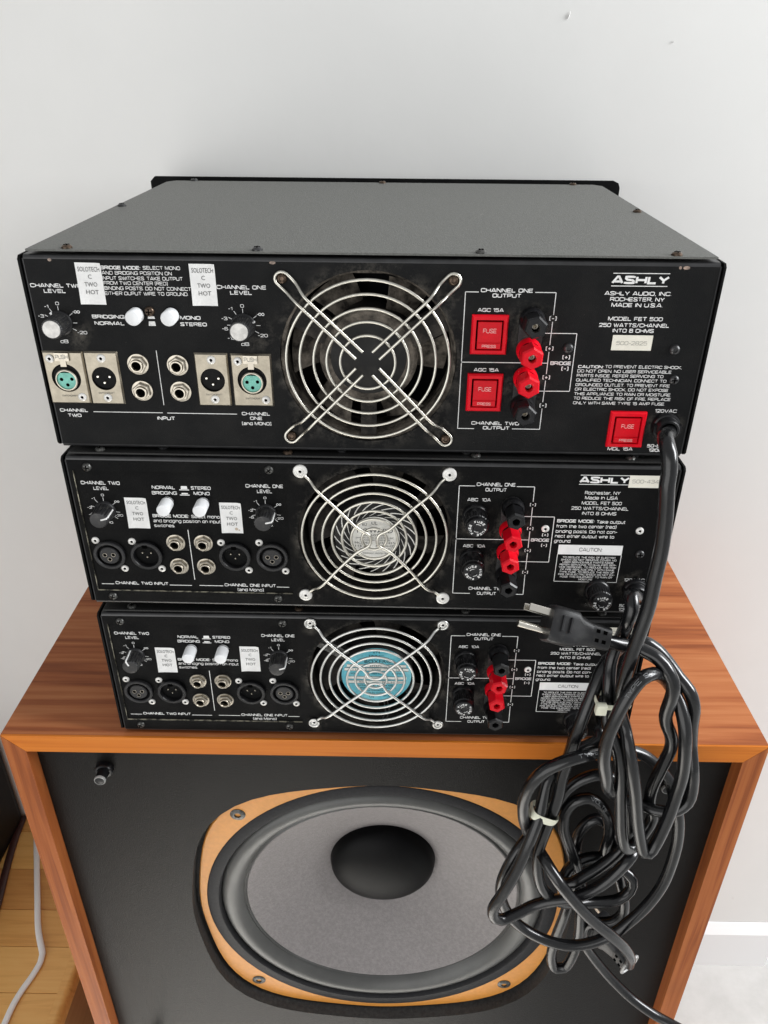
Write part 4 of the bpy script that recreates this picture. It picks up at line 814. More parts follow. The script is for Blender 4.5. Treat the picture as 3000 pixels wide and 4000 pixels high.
    g = part('fan_guard', k, (2.6, 0, 68.8 + dz)); m = 'white_wire' if kind == 3 else 'steel'
    for r in (54.2, 46.4, 38.9, 31.8, 24.2, 17.3, 9.2): wire(g, 'ring_wire', ring_pts(0, 0, r, 5.6), 1.05, m, closed=True)
    S = [(-53.6, 53.2), (54.0, 52.6), (-54.2, -56), (53.8, -56.6)] if kind == 2 else [(-53.4, 55.0), (54.2, 55.0), (-54.2, -54.6), (54.4, -54.8)]
    pairs = ((0, 2, (-1, 0)), (1, 3, (1, 0))) if guard == 'lr' else ((0, 1, (0, 1)), (2, 3, (0, -1)))
    for i, j, (ux, uz) in pairs:
        A, B = Vector(S[i]), Vector(S[j]); c = Vector((ux*2.4, uz*2.4))
        def leg(Pt):
            s = Vector((math.copysign(1, Pt.x), math.copysign(1, Pt.y)))
            side = Vector((s.x*.9, s.y*1.0))
            e = Pt - s*3.4 + Vector((-s.y, s.x))*0.0
            return [(*(lambda v, o: (v.x, o, v.y))(e + s*.2, 1.4),), (*(lambda v, o: (v.x, o, v.y))(e - s*3.2, 1.8),), (*(lambda v, o: (v.x, o, v.y))(e - s*7.5, 6.2),), (*(lambda v, o: (v.x, o, v.y))(e - s*11, 7.6),), (s.x*27 + c.x*.3, 7.7, s.y*27 + c.y*.3), (s.x*10 + c.x*.75, 7.7, s.y*10 + c.y*.75)]
        la, lb_ = leg(A), leg(B)
        mid = [(c.x*1.0 + (0 if ux == 0 else 0), 7.7, c.y*1.0)]
        near = lambda Pt: (math.copysign(4.6, Pt.x) if uz else c.x + ux*1.2, 7.7, c.y + uz*1.2 if uz else math.copysign(4.6, Pt.y))
        pts = la + [near(A)] + mid + [near(B)] + lb_[::-1]
        wire(g, 'cross_wire', smooth_path(pts), 1.15, m)
    for x, z in S:
        if kind == 2: inst('ws', 'screw', [MT['rivet'], MT['void']], g, x, z, .2, f_washer)
        else:
            e = part('eyelet', g, (x, 0, z)); inst('eyr', 'screw', [MT['rivet'], MT['void']], e, 0, 0, .6, f_rivet)
            s = Vector((math.copysign(1, x), math.copysign(1, z)))
            a0 = math.atan2(-s.y, -s.x)
            wire(e, 'loop_wire', [(3.9*math.cos(a0 + .35 + 5.6*i/18), 1.5, 3.9*math.sin(a0 + .35 + 5.6*i/18)) for i in range(19)], (1.35, .9), m)
    # output side
    L = lambda *q: [(a, b_ + dz, c, d + dz) for a, b_, c, d in q]
    lines(k, L((64.1, 112.2, 75.6, 112.2), (105.6, 112.3, 118.5, 112.3), (64.1, 112.2, 64.1, 67.8), (64.1, 66.2, 64, 17), (64.1, 67, 118.5, 67.2), (64, 17, 77.5, 17), (104, 17, 119.1, 17), (118.5, 112.3, 118.6, 100), (118.6, 95.3, 118.7, 79.6), (118.7, 74.8, 118.8, 60.2), (118.8, 55.4, 118.8, 40.4), (118.8, 35.6, 119.1, 17), (112, 87.5, 135.6, 87.5), (135.6, 87.5, 135.7, 47.7), (135.7, 47.7, 112, 47.7)), MT['ink'], .55)
    def T2(rows, mat='ink', bold=0.18): return text(k, 'lettering', [(s, a, c, z+dz, h) for s, a, c, z, h in rows], MT[mat], bold=bold)
    T2([('CHANNEL ONE', 76.6, 104.4, 113.7, 2.9), ('OUTPUT', 83.2, 98.4, 109.4, 2.9)], bold=.19); T2([('CHANNEL TWO', 76.2, 104.2, 22.0, 2.9), ('OUTPUT', 83, 97.8, 17.3, 2.9)], bold=.19)
    T2([('ABC  10A', 70.6, 87.6, 100.9, 2.7)], bold=0.18); T2([('ABC  10A', 69.6, 86.4, 61, 2.7)], bold=0.18)
    for s, z in (('(-)', 97.6), ('(+)', 77.2), ('(+)', 57.8), ('(-)', 38)): T2([(s, None, 118.7, z, 2.5)], bold=.19)
    T2([('(+)', None, 130.4, 71.9, 2.5), ('BRIDGE', 120.2, 133.8, 67.3, 2.7), ('(-)', None, 130.5, 62.7, 2.5)], bold=.19)
    fuse_holder(k, 77.2, 88 + dz, .4); fuse_holder(k, 76.9, 49.6 + dz, -.3)
    post_plate(k, 103.6, 74 + dz, 104 + dz); post_plate(k, 103.6, 28 + dz, 64 + dz)
    post(k, 103.8, 96.4 + dz, 'blackgloss', 1, 0); post(k, 103.4, 77.6 + dz, 'red', 1, 0); post(k, 103.0, 58.2 + dz, 'red', 1, 0); post(k, 103.4, 37.2 + dz, 'blackgloss', 1, 0)
    for x, z in ((129.9, 77.4), (199.9, 77)): inst('rv', 'rivet', [MT['rivet'], MT['void']], k, x, z + dz, 0, f_rivet)
    inst('panbk', 'screw', [MT['screwblack'], MT['void']], k, 203.4, 56.6 + dz, 0, f_pan)
    T2([('ASHLY', 150, 185.4, 118.8, 5.4)], bold=.255).name = 'logo'
    lines(k, L((150.3, 122.5, 205, 122.7), (150, 115.1, 205, 115.3)), MT['ink'], .5)
    b = MB(); b.box(185.5, 212.5, 0, .2, 113.1 + dz, 122.9 + dz); e = b.build('serial_label', MT['cream'], k, smooth=0)
    text(e, 'lettering', [(serial, 187.6, 209.4, 118.2 + dz, 3.0)], MT['inkpale'], out=.27, bold=0.14)
    T2([('Rochester, NY', 155.2, 180.7, 108.3, 2.7), ('Made In USA', 155.8, 179.6, 104.2, 2.7), ('MODEL FET 500', 154, 183, 99.8, 2.7), ('250 WATTS/CHANNEL', 147, 188.6, 95.4, 2.7), ('INTO 8 OHMS', 155.4, 180.4, 91.1, 2.7)], bold=0.155)
    T2([('BRIDGE MODE:', 137.9, 165.4, 84.4, 2.7)], bold=.22); T2([('Take output', 167.2, 188, 84.1, 2.7), ('from the two center (red)', 137.9, 182.2, 79.8, 2.7), ('binding posts. Do not con-', 137.9, 183.4, 75.4, 2.7), ('nect either output wire to', 137.8, 181.9, 71.2, 2.7), ('ground.', 137.7, 150.3, 66.9, 2.7)], bold=0.17)
    b = MB(); b.face([b.p(x, .12, z + dz) for x, z in rect(141.6, 189.8, 55, 63.6)]); c = b.build('caution_label', MT['sticker'], k, smooth=0)
    lines(c, L((141.6, 55, 141.6, 30.2), (141.6, 30.2, 189.7, 30), (189.7, 30, 189.8, 55)), MT['ink'], .45)
    text(c, 'lettering', [('CAUTION:', 157.4, 174.6, 59.6 + dz, 3.2)], MT['inkgrey'], out=.2, bold=0.14)
    rows = ('TO REDUCE THE RISK OF ELECTRIC', 'SHOCK DO NOT REMOVE COVER. NO', 'USER SERVICEABLE PARTS INSIDE.', 'REFER SERVICING TO QUALIFIED SER-', 'VICE PERSONEL. TO REDUCE THE RISK', 'OF FIRE REPLACE ONLY WITH SAME', 'TYPE FUSE. TO REDUCE THE RISK OF', 'FIRE OR ELECTRIC SHOCK DO NOT EX-', 'POSE THIS EQUIPMENT TO RAIN OR', 'MOISTURE.')
    wd = (40, 42, 39, 43, 43.5, 41, 42, 43, 40, 11)
    text(c, 'lettering', [(s, 165.8 - q/2, 165.8 + q/2, 52.5 - 2.24*i + dz, 1.6) for i, (s, q) in enumerate(zip(rows, wd))], MT['ink'], bold=0.16)
    T2([('120 VAC', 195.4, 211, 32.7, 2.8)], bold=0.155); T2([('MDL 10A', 168.8, 187, 8.2, 2.8)], 'inkdim', .015); T2([('50-60Hz', 195.4, 213, 8.1, 2.8), ('1200W', 195.6, 211, 4.2, 2.8)], bold=0.155)
    fuse_holder(k, 175.6, 23.4 + dz*.5, .1); gland(k, 204.5, 24)
    return k
amp_top()
amp_low(2, (-.01034, .00278, HS + .14357), -.01157, 'middle power amplifier, its fan behind a bone white swirl label', 135.7,
        ((-183.6, -167.2, 71, 97.3), (-113.0, -96.8, 68.2, 94.5)), (.3, .25), 'lr', '500-4345', 0.0)
amp_low(3, (-.0091, .00518, HS + .003), -.00132, 'bottom power amplifier on the wooden cabinet, its fan behind a cyan label', 135.6,
        ((-182.2, -165.8, 68.4, 95.1), (-111.2, -95.1, 70.9, 97.6)), (1.95, .3), 'tb', '500-4121', 0.5)

# ------------------------------------------------------------------ room
def wbox(name, x0, x1, y0, y1, z0, z1, mat, parent=None, bev=0.0, rng=None):
    b = MB(False)
    i = [b.p(x, y, z) for x in (x0, x1) for y in (y0, y1) for z in (z0, z1)]
    for q in ((0,1,3,2),(4,6,7,5),(0,4,5,1),(2,3,7,6),(0,2,6,4),(1,5,7,3)): b.face([i[k] for k in q])
    me = b.mesh(name, mat, 0)
    if bev:
        bm = bmesh.new(); bm.from_mesh(me); bmesh.ops.bevel(bm, geom=bm.edges[:], offset=bev, segments=2, affect='EDGES', profile=.7)
        for f in bm.faces: f.smooth = False
        bm.to_mesh(me); bm.free()
    o = bpy.data.objects.new(name, me); COL.objects.link(o)
    if parent: o.parent = parent
    return o
YW = .41
fl = wbox('floor', -2.6, 2.2, -2.6, 2.0, -.05, 0, MT['tile']); tag(fl, kind='structure')
wl = wbox('wall', -2.6, .735, YW, YW + .14, 0, 2.6, MT['wall']); tag(wl, kind='structure')
for x, z, sx, sz, a_ in ((.1731, 1.5738, .0007, .0036, .3), (.2792, 1.5523, .0007, .0008, 0), (.648, .1935, .0010, .0012, 0)):   # small paint chips
    b = MB(False); ids = [b.p(sx*math.cos(t), -.0006*(i % 2), sz*math.sin(t)) for i, t in enumerate([2*PI*k/9 for k in range(9)])]; c_ = b.p(0, -.0013, 0)
    for k in range(9): b.face((ids[k], ids[(k+1) % 9], c_))
    o = b.build('paint_chip', MT['wall'], wl, smooth=0); o.location = (x, YW - .0003, z); o.rotation_euler = (0, a_, 0)
b = MB(False)   # skirting with a sloped top, returning round the wall's corner
prof = [(0, 0), (.013, 0), (.013, .100), (.002, .121), (0, .121)]
path = [(-.44, YW, 0, -1), (.735, YW, 1, -1), (.735, YW + .14, 1, 0)]
rows = []
for x, y, nx, ny in path: rows.append([b.p(x + nx*(d + .0005), y + ny*(d + .0005), z) for d, z in prof])
for r0, r1 in zip(rows, rows[1:]):
    for k in range(4): b.face((r0[k], r1[k], r1[k+1], r0[k+1]))
sk = b.build('baseboard', MT['trim'], None, smooth=0); tag(sk, kind='structure')
wl2 = wbox('wall', .60, 2.2, .72, .84, 0, 2.6, MT['wall']); tag(wl2, kind='structure')
dr = empty('door', (.764, .437, 0)); tag(dr, 'white door edge standing open beside the right end of the wall', 'door')
wbox('door_panel', 0, .62, 0, .04, .012, 2.0, MT['trim'], dr); wbox('threshold_strip', .0, .62, -.004, .045, .0005, .004, MT['screwgrey'], dr)

# raised oak platform on the left, boards running across
st = empty('raised_floor', (-.443, .1, .39)); tag(st, kind='structure')
zt = HS - .62
rows = [.4095, .377, .306, .2365, .1785, .112, .045, -.022, -.09]
rows = [(rows[i+1], rows[i]) for i in range(len(rows)-1)]
tone = [2, 0, 1, 2, 0, 0, 2, 0]
for i, (y0, y1) in enumerate(rows):
    cuts = [-.458, -1.02 - .11*(i % 3), -1.7]
    for j in range(2):
        x1, x0 = cuts[j], cuts[j+1]
        o = wbox('plank', (x0-x1)/2+.0004, (x1-x0)/2-.0004, -(y1-y0)/2+.0004, (y1-y0)/2-.0004, -.018, 0, OAK[tone[i] if j == 0 else (tone[i]+1) % 3], st, bev=.0008)
        o.location = ((x0+x1)/2 + .443, (y0+y1)/2 - .1, zt - .39)
b = MB(False); n = 6; pr = [(-.4585, zt - .018), (-.4585, zt)] + [(-.4515 + .0095*math.sin(PI/2*k/n), zt - .0095 + .0095*math.cos(PI/2*k/n)) for k in range(n+1)] + [(-.442, zt - .022), (-.4455, zt - .022)]
r0 = [b.p(x + .443, -.1 - .1, z - .39) for x, z in pr]; r1 = [b.p(x + .443, YW - .1005, z - .39) for x, z in pr]
for k in range(len(pr)): b.face((r0[k], r1[k], r1[(k+1) % len(pr)], r0[(k+1) % len(pr)]))
b.build('nosing', OAK[0], st, smooth=.5)
wbox('riser', -.018, -.003, -.19, YW - .1005, -.39, zt - .39 - .0225, MT['oakriser'], st)
wbox('carcass', -1.25, -.02, -.185, YW - .101, -.39, zt - .39 - .019, MT['oakriser'], st)

cs = wbox('equipment_case', -.19, .19, -.13, .13, -.1, .1, MT['case'], None, bev=.012); cs.location = (-.817, .274, zt + .1012)
tag(cs, 'black rounded case on the oak boards at the left edge, behind the cabinet', 'case')
def curve_mesh(name, pts, r, mat, label, cat, n=10, flat=None, step=.006):
    b = MB(False); b.tube(smooth_path(pts, step), r, n, flat=flat); o = b.build(name, mat, None, smooth=1.2); tag(o, label, cat); return o
wc = [(-.600, .400), (-.5901, .3676), (-.5658, .3086), (-.543, .2541), (-.5214, .2035), (-.5093, .1819), (-.500, .1657), (-.4982, .1542), (-.502, .1339), (-.5083, .1142), (-.5125, .0931), (-.5135, .0707), (-.514, .05), (-.516, .01), (-.53, -.08)]
curve_mesh('extension_cord', [(x, y, zt + .0034) for x, y in wc], (.0026, .0046), MT['whitecord'], 'white flat extension cord wavering over the oak boards beside the cabinet', 'cord', 12, (0, 0, 1))
bc = [(-.628, .404), (-.6225, .3533), (-.613, .3007), (-.603, .2544), (-.598, .226), (-.60, .17), (-.63, .1)]
curve_mesh('speaker_wire', [(x, y, zt + .0035) for x, y in bc], (.0032, .0062), MT['browncord'], 'dark brown twin wire running beside the black case on the oak boards', 'wire', 12, (0, 0, 1))

# ------------------------------------------------------------------ loudspeaker
sp = empty('loudspeaker', (0, .185, 0)); tag(sp, 'wooden loudspeaker cabinet with black baffle and big ochre rimmed woofer, carrying the amplifiers', 'speaker')
SW, SD, T = .6825/2, .372, .0193; y0c = -.185
def Y(y): return y + y0c
def prism_y(name, poly, ya, yb, mat, parent=sp):
    b = MB(False); i0 = [b.p(x, Y(ya), z) for x, z in poly]; i1 = [b.p(x, Y(yb), z) for x, z in poly]; n = len(poly)
    for k in range(n): b.face((i0[k], i0[(k+1) % n], i1[(k+1) % n], i1[k]))
    b.face(i0[::-1]); b.face(i1); return b.build(name, mat, parent, smooth=0)
zb = .02
prism_y('top_panel', [(-SW, HS), (SW, HS), (SW-T, HS-T), (-SW+T, HS-T)], .0022, SD, MT['top'])
prism_y('bottom_panel', [(-SW, zb), (-SW+T, zb+T), (SW-T, zb+T), (SW, zb)], .0022, SD, MT['top'])
for s in (-1, 1):
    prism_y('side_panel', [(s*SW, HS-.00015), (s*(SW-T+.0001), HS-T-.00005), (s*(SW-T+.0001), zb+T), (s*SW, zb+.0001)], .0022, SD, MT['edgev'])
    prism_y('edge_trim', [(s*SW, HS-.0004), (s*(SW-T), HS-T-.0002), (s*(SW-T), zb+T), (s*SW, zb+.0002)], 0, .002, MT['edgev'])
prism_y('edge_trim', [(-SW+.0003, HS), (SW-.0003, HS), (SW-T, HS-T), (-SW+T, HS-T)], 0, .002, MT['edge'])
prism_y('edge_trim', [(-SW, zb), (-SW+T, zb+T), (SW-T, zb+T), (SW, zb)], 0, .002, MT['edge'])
prism_y('plinth', [(-SW+.02, 0), (SW-.02, 0), (SW-.02, zb-.0005), (-SW+.02, zb-.0005)], .03, SD-.02, MT['blackmatt'])
prism_y('back_panel', [(-SW+T+.0005, zb+T), (SW-T-.0005, zb+T), (SW-T-.0005, HS-T-.0005), (-SW+T+.0005, HS-T-.0005)], SD-.016, SD-.002, MT['top'])
CZ = HS - .2775
NQ = 2.8
def circle_w(R, n=72): return [(R*math.cos(2*PI*k/n), CZ + R*math.sin(2*PI*k/n)) for k in range(n)]
def sq(R, n_, cnt=72, cz=CZ):
    out = []
    for k in range(cnt):
        t = 2*PI*k/cnt; c, s = math.cos(t), math.sin(t); r = R*(1 + .104*abs(2*s*c)**3.2); out.append((r*c, cz + r*s))
    return out
def ylathe(name, prof, mat, parent, n=72, smooth=.7, cz=CZ):
    b = MB(False); R = []
    for r, y in prof: R.append([b.p(r*math.cos(2*PI*k/n), Y(y), cz + r*math.sin(2*PI*k/n)) for k in range(n)] if r > 1e-6 else [b.p(0, Y(y), cz)])
    for a, c in zip(R, R[1:]):
        for k in range(n):
            if len(c) == 1: b.face((a[k], a[(k+1) % n], c[0]))
            else: b.face((a[k], a[(k+1) % n], c[(k+1) % n], c[k]))
    return b.build(name, mat, parent, smooth)
def yplate(name, loops, ya, yb, mat, parent, wall=None, bevel=None):
    b = MB(False); bm = MB(True); bm.fill([[(x*1000, z*1000) for x, z in lp] for lp in loops], -yb*1000, -ya*1000, 0, wall=wall)
    o = bm.build(name, mat, parent, smooth=.5); o.location = (0, y0c, 0); return o
yplate('baffle', [[(-SW+T+.0004, zb+T+.0004), (SW-T-.0004, zb+T+.0004), (SW-T-.0004, HS-T-.0004), (-SW+T+.0004, HS-T-.0004)], sq(.2035, NQ)], .015, .034, [MT['baffle'], MT['rebate']], sp, wall=[0, 1])
yplate('rebate_floor', [sq(.207, NQ), circle_w(.1768)], .0342, .0346, MT['rebate'], sp)
wf = bpy.data.objects.new('woofer', None); COL.objects.link(wf); wf.parent = sp
# gold frame with rounded edge
b = MB(False); R = []
O = sq(1.0, NQ, 96, 0)
for (off, y) in ((0, .0335), (0, .0275), (-.0012, .0263)): R.append([b.p(x*(.1985 + off), Y(y), CZ + z*(.1985 + off)) for x, z in O])
R.append([b.p(.1905*math.cos(2*PI*k/96), Y(.0263), CZ + .1905*math.sin(2*PI*k/96)) for k in range(96)]); R.append([b.p(.1905*math.cos(2*PI*k/96), Y(.031), CZ + .1905*math.sin(2*PI*k/96)) for k in range(96)])
for a, c in zip(R, R[1:]):
    for k in range(96): b.face((a[k], a[(k+1) % 96], c[(k+1) % 96], c[k]))
b.build('frame', MT['gold'], wf, smooth=.5)
ylathe('gasket', [(.1903, .0335), (.1903, .0262), (.189, .0252), (.178, .0252), (.1765, .0268), (.175, .034)], MT['gasket'], wf)
ylathe('surround', [(.1758, .036), (.1752, .0315), (.172, .0278), (.166, .0258), (.160, .0272), (.1545, .0325), (.152, .036), (.151, .0352), (.1500, .0345), (.1488, .036), (.148, .039)], MT['surround'], wf)
ylathe('cone', [(.1492, .0366), (.1478, .0360), (.1455, .0372), (.139, .0412), (.115, .0548), (.085, .0705), (.062, .083), (.050, .090)], MT['cone'], wf)
ylathe('dust_cap', [(.0605, .084)] + [(.0595*math.cos(t), .0805 - .024*math.sin(t)) for t in [PI/2*k/10 for k in range(11)]], MT['dome'], wf, n=48)
for dx, dz in ((-1, 1), (1, 1), (-1, -1), (1, -1)):
    h = ylathe('bolt', [(.0078, .0261), (.0078, .0257), (.0068, .0252), (.0052, .0246), (.0034, .0246), (.0030, .0265), (0, .0265)], MT['screwgrey'], wf, n=18, cz=0)
    h.location = (dx*.1451, 0, CZ + .0005 + dz*.1452)
def peg(x, z):
    p = bpy.data.objects.new('grille_peg', None); COL.objects.link(p); p.parent = sp; p.location = (x, 0, z)
    ylathe('flange', [(.0085, .0152), (.0085, .0115), (.0075, .0098), (.0058, .0096)], MT['blackgloss'], p, n=22, cz=0)
    ylathe('stem', [(.0052, .0150), (.0052, .001), (.0048, -.0006), (.0040, -.0009), (0, -.0009)], MT['blackgloss'], p, n=20, cz=0)
    ylathe('rim', [(.0053, .0012), (.0054, -.0002), (.0049, -.0011), (.0044, -.0011)], MT['clear'], p, n=22, cz=0)
peg(-.2615, HS - .0555); peg(.2615, HS - .0555); peg(-.281, HS - .531)

# ------------------------------------------------------------------ power cords
C_one=[(1939,32,13136),(1938,-48,13126),(1836,-280,13185),(1841,-380,13122),(1858,-410,13001),(1856,-420,12929),(1886,-430,12683),(1903,-440,12413),(1896,-450,12179),(1892,-460,11960),(1863,-470,11705),(1841,-470,11496),(1829,-460,11270),(1834,-440,11069),(1872,-420,10890),(1915,-440,10762),(1937,-520,10663),(2000,-580,10419),(2056,-600,10186),(2127,-600,9859),(2192,-600,9615),(2252,-600,9454),(2294,-600,9446),(2340,-580,9539),(2382,-560,9728),(2412,-540,9912),(2427,-530,10119),(2428,-530,10347),(2383,-520,10703),(2355,-480,10856),(2317,-400,10983),(2249,-340,11099),(2140,-400,11243),(2016,-500,11364),(1903,-580,11379),(1817,-620,11251),(1759,-640,11060),(1727,-640,10858),(1730,-640,10619),(1784,-620,10396),(1821,-580,10246),(1948,-450,9989),(2083,-380,9840),(2212,-400,9815),(2313,-460,9820),(2447,-500,9855),(2552,-500,9969),(2560,-480,10163),(2526,-460,10361),(2509,-400,10487),(2476,-380,10713),(2450,-380,10922),(2387,-360,11077),(2303,-300,11164),(2220,-260,11269),(2107,-240,11389),(1995,-220,11446),(1905,-180,11404),(1822,-160,11275),(1736,-220,11168),(1669,-300,11008),(1610,-360,10827),(1565,-380,10587),(1542,-380,10365),(1506,-400,10157),(1494,-420,9934),(1456,-440,9714),(1416,-460,9504),(1381,-480,9289),(1397,-500,9049),(1459,-500,8813),(1592,-460,8594),(1773,-380,8405),(1954,-320,8326),(2120,-300,8309),(2295,-280,8334),(2389,-260,8446),(2385,-240,8586),(2305,-200,8652),(2184,-200,8752),(2032,-220,8866),(1874,-240,8849),(1748,-280,8760),(1691,-340,8710),(1735,-420,8755),(1868,-400,8841),(2027,-360,8949),(2167,-320,9094),(2220,-300,9261),(2212,-280,9497),(2150,-240,9719),(2029,-220,9904),(1898,-220,9970),(1749,-220,9915),(1642,-220,9807),(1566,-220,9627),(1494,-240,9467),(1374,-300,9335),(1234,-400,9216),(1133,-440,8958),(1108,-420,8666),(1172,-380,8335),(1305,-360,8067),(1495,-380,7901),(1671,-420,7846),(1860,-440,7827),(2056,-440,7879),(2247,-420,7988),(2386,-400,8161),(2524,-380,8394),(2622,-360,8682),(2659,-340,8997),(2661,-320,9279),(2624,-300,9532),(2549,-260,9769),(2498,-220,9907),(2381,-200,10054),(2252,-200,10178),(2114,-220,10263),(1967,-260,10318),(1801,-400,10440),(1617,-520,10521),(1461,-550,10484),(1318,-550,10379),(1224,-540,10212),(1187,-520,10012),(1201,-500,9799),(1266,-440,9530),(1364,-400,9276),(1427,-550,9272),(1523,-680,9182),(1690,-720,8946),(1884,-720,8681),(2087,-700,8436),(2263,-660,8182),(2378,-600,7928),(2457,-480,7597)]
C_two=[(1941,-6,11776),(1940,-86,11771),(1825,-280,11911),(1829,-330,11825),(1819,-320,11715),(1829,-240,11520),(1804,-220,11366),(1782,-240,11229),(1769,-320,11115),(1774,-360,10949),(1780,-400,10809),(1809,-460,10705),(1865,-500,10594),(1925,-520,10382),(1978,-520,10057),(2017,-520,9809),(2065,-520,9562),(2125,-500,9381),(2194,-460,9320),(2259,-420,9362),(2326,-380,9461),(2368,-360,9600),(2307,-360,9812),(2289,-380,10018),(2315,-400,10290),(2344,-400,10499),(2308,-420,10659),(2247,-440,10784),(2213,-450,10897),(2208,-470,11040),(2205,-490,11179),(2181,-480,11288),(2103,-440,11408),(2027,-400,11460),(1944,-350,11477),(1827,-340,11500),(1722,-360,11542),(1665,-370,11562)]
C_three=[(1939,39,10370),(1939,-71,10360),(1807,-200,10470),(1822,-240,10424),(1760,-260,10384),(1664,-260,10320),(1576,-280,10241),(1504,-320,10101),(1409,-360,10100),(1367,-420,9914),(1344,-480,9760),(1309,-520,9633),(1265,-560,9485),(1185,-600,9184),(1091,-620,8899),(1016,-620,8655),(1039,-620,8531),(1109,-600,8470),(1228,-560,8485),(1435,-500,8556),(1601,-520,8653),(1753,-540,8722),(1888,-520,8783),(2016,-500,8888),(2134,-480,9050),(2224,-440,9171),(2298,-320,9136),(2264,-240,9087),(2176,-200,8893),(2098,-200,8800),(2083,-200,8951),(2081,-220,9192),(2026,-240,9443),(1929,-250,9627),(1824,-240,9693),(1712,-240,9655),(1644,-240,9508),(1644,-260,9328),(1729,-280,9068),(1845,-260,8744),(1874,-220,8480),(1850,-200,8169),(1819,-200,7853),(1785,-200,7547),(1778,-200,7230),(1846,-200,7018),(1932,-200,7034),(1999,-200,7262),(2024,-180,7545),(1996,-180,7918),(1974,-160,8223),(1919,-140,8515),(1853,-120,8797),(1842,-120,9037),(1891,-120,9204),(1970,-120,9277),(2068,-120,9218),(2149,-120,9025),(2215,-120,8766),(2317,-140,8420),(2392,-180,8176),(2404,-200,7983),(2334,-200,7856),(2222,-180,7798),(2115,-140,7720),(2086,-120,7546),(2129,-120,7329),(2278,-140,7068),(2488,-180,6783),(2701,-240,6568),(2928,-320,6428),(3145,-420,6383),(3332,-550,6416),(3477,-700,6511)]
TIE1 = [0.1803, -0.038, 1.098]
TIE2 = [0.1386, -0.044, 0.9738]
PR1 = [0.1551, -0.053, 1.0503]
PR2 = [0.1817, -0.062, 1.1251]
PR3 = [0.1824, -0.024, 0.9693]

C_three += [(3750, -1050, 5200), (4050, -1350, 1500), (4350, -1650, 120), (5000, -2100, 54), (6400, -2600, 54)]   # on down to the floor
RC = .0053
def cord(name, key, label):
    e = empty(name, tuple(c/10000 for c in key[0])); tag(e, label, 'power cable', 'power cables of the amplifiers')
    pts = [Vector((a/10000, b_/10000, c/10000)) - e.location for a, b_, c in key]
    pts = smooth_path(pts, .005)
    b = MB(False); b.tube(pts, RC, 14); b.build('cord', MT['cord'], e, smooth=1.2); return e
c1 = cord('power_cable', C_one, 'black power cable from the top amplifier, hanging in loops to a plug over the baffle')
c2 = cord('power_cable', C_two, 'black power cable from the middle amplifier, ending in the plug with bare prongs')
c3 = cord('power_cable', C_three, 'black power cable from the bottom amplifier, knotted and leading off to the floor')
CAMP = Vector((0.0046, -.497, .5185 + HS))
def cord_print(e, key, at, s_, h):
    pts = smooth_path([Vector((a/10000, b_/10000, c/10000)) for a, b_, c in key], .002); at = Vector(at)
    i0 = min(range(len(pts)), key=lambda i: (pts[i] - at).length); V, F = glyphs(s_, .15); b = MB(False)
    a = min(v[0] for v in V); acc = [0.0]
    seg = pts[i0:i0 + 60]
    if (seg[12] - seg[0]).x < 0: seg = pts[max(0, i0-60):i0 + 1][::-1]
    for p, q in zip(seg, seg[1:]): acc.append(acc[-1] + (q-p).length)
    for x, y, zz in V:
        d = (x-a)*h; i = max(j for j in range(len(acc)) if acc[j] <= d + 1e-9); i = min(i, len(seg)-2)
        t = (seg[i+1]-seg[i]).normalized(); p = seg[i] + t*(d-acc[i]); n = (CAMP - p); n = (n - t*n.dot(t)).normalized(); m = t.cross(n)
        if m.z < 0: m = -m
        th = (y-.5)*h/RC; w_ = p + (n*math.cos(th) + m*math.sin(th))*(RC + .00012) - e.location; b.p(*w_)
    for f in F: b.face(f)
    b.build('lettering', MT['cordink'], e, smooth=0)
cord_print(c1, C_one, PR1, 'TYPE  CSA', .0034); cord_print(c1, C_one, PR2, 'TYPE SJT', .0032); cord_print(c3, C_three, PR3, 'VOLTS', .003)
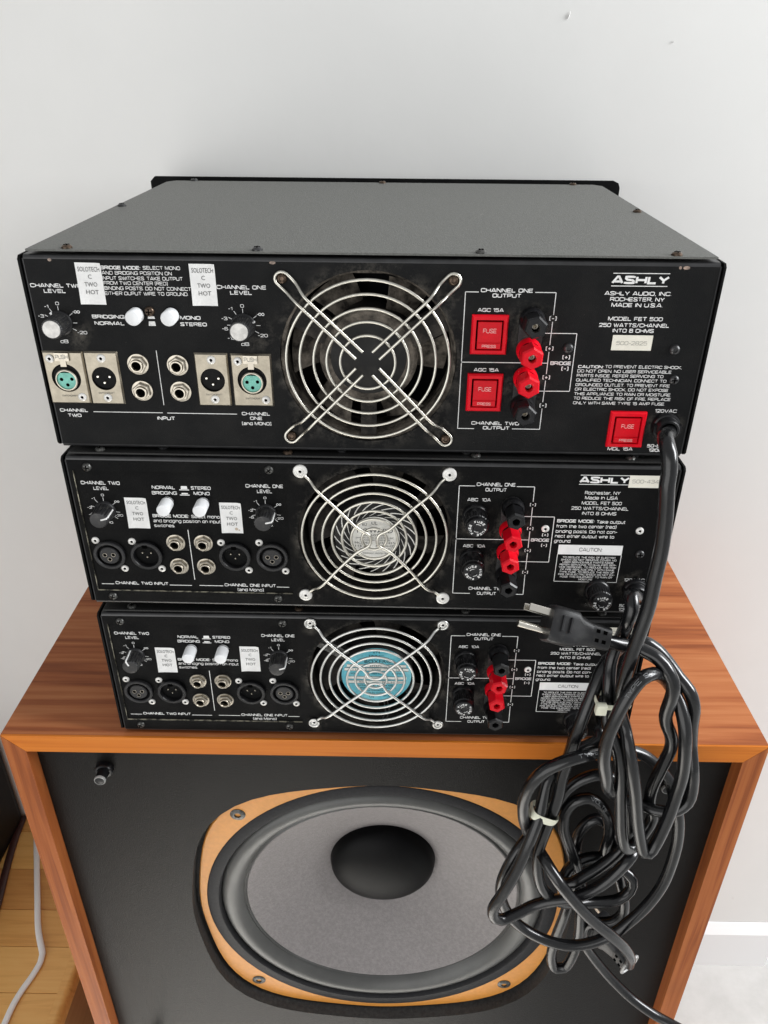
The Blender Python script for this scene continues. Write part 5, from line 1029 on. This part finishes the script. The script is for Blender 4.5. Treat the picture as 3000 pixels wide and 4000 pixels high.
# plug lying across the bottom amplifier: x along the body towards the prongs
def plug(parent, origin, rot, name='plug'):
    p = bpy.data.objects.new(name, None); COL.objects.link(p); p.parent = parent
    p.matrix_basis = Matrix.Translation(Vector(origin) - parent.location) @ rot
    def loft(nm, secs, mat, par=p):
        b = MB(False); R = []
        for x, cy_, cz_, hy, hz, e in secs:
            R.append([b.p(x, cy_ + hy*math.copysign(abs(math.cos(t))**e, math.cos(t)), cz_ + hz*math.copysign(abs(math.sin(t))**e, math.sin(t))) for t in [2*PI*(k+.5)/20 for k in range(20)]])
        for a, c in zip(R, R[1:]):
            for k in range(20): b.face((a[k], a[(k+1) % 20], c[(k+1) % 20], c[k]))
        b.face(R[0][::-1]); b.face(R[-1]); return b.build(nm, mat, par, smooth=.6)
    body = loft('body', [(.0, 0, 0, .0115, .0128, .45), (-.0025, 0, 0, .0122, .0140, .4), (-.020, 0, .0002, .0118, .0138, .4), (-.0235, 0, 0, .0105, .0118, .5), (-.031, 0, 0, .0090, .0098, .6), (-.034, 0, 0, .0085, .0092, .6)], MT['plug'])
    loft('strain_relief', [(-.0338, 0, 0, .0080, .0090, .5), (-.049, 0, 0, .0076, .0088, .5), (-.0495, 0, 0, .0070, .0080, .5)], MT['plug'])
    for i, x in enumerate((-.008, -.0145)): wbox('grip_rib', x-.0010, x+.0010, .0105, .0135, -.004, .0075, MT['plug'], body, bev=.0004)
    for i, (x, z) in enumerate(((-.038, .0035), (-.0437, .0035), (-.038, -.0035), (-.0437, -.0035))): wbox('relief_slot', x-.0014, x+.0014, .0066, .0082, z-.0013, z+.0013, MT['void'], p)
    wbox('blade', -.001, .0175, -.0009, .0009, .0048, .0100, MT['prong'], p, bev=.0004).location = (0, -.0058, 0)
    wbox('blade', -.001, .0175, -.0009, .0009, .0048, .0100, MT['prong'], p, bev=.0004).location = (0, .0058, 0)
    b = MB(False); b.tube([(-.001, 0, -.0062), (.016, 0, -.0062), (.019, 0, -.0062), (.0212, 0, -.0062)], .0026, 12); g = b.build('ground_pin', MT['prong'], p, smooth=.8)
    return p
rot = Matrix.Rotation(PI, 4, 'Z') @ Matrix.Rotation(math.radians(-18), 4, 'Y') @ Matrix.Rotation(math.radians(38), 4, 'X')
plug(c2, (.1205, -.036, HS + .1625), rot)
ax = Vector((-.52, .84, .12)).normalized(); az = Vector((0, 0, 1)); ay = az.cross(ax).normalized(); az = ax.cross(ay)
end = Vector([c/10000 for c in C_one[-1]])
p2 = plug(c1, end + ax*.049, Matrix((ax, ay, az)).transposed().to_4x4())
b = MB(False); b.tube([(-.0492, .0094*math.copysign(abs(math.cos(t))**.6, math.cos(t)), .0106*math.copysign(abs(math.sin(t))**.6, math.sin(t))) for t in [2*PI*k/28 for k in range(28)]], .0014, 6, True); b.build('rim', MT['clear'], p2, smooth=1)
# nylon ties bundling the cables
def tie(centre, ang, half, label, head, bw=.0026):
    e = empty('cable_tie', centre); e.rotation_euler = (0, ang, 0); tag(e, label, 'cable tie')
    pts = [(half[0]*math.copysign(abs(math.cos(t))**.6, math.cos(t)), half[1]*math.copysign(abs(math.sin(t))**.6, math.sin(t)), 0) for t in [2*PI*k/28 for k in range(28)]]
    b = MB(False); b.tube(pts, (bw, .0007), 8, True, flat=(0, 0, 1)); b.build('band', MT['nylon'], e, smooth=1.0)
    if head: wbox('head', head-.0042, head+.0042, -half[1]-.0046, -half[1]+.0012, -.0046, .0046, MT['nylon'], e, bev=.0012)
    return e
tie(tuple(TIE1), 0.05, (.0135, .0085), 'nylon tie with its square head round the upper cable bundle', -.0115)
tie(tuple(TIE2), .42, (.0125, .0085), 'nylon tie slanting round the lower left cable bundle over the woofer', 0, .0038)
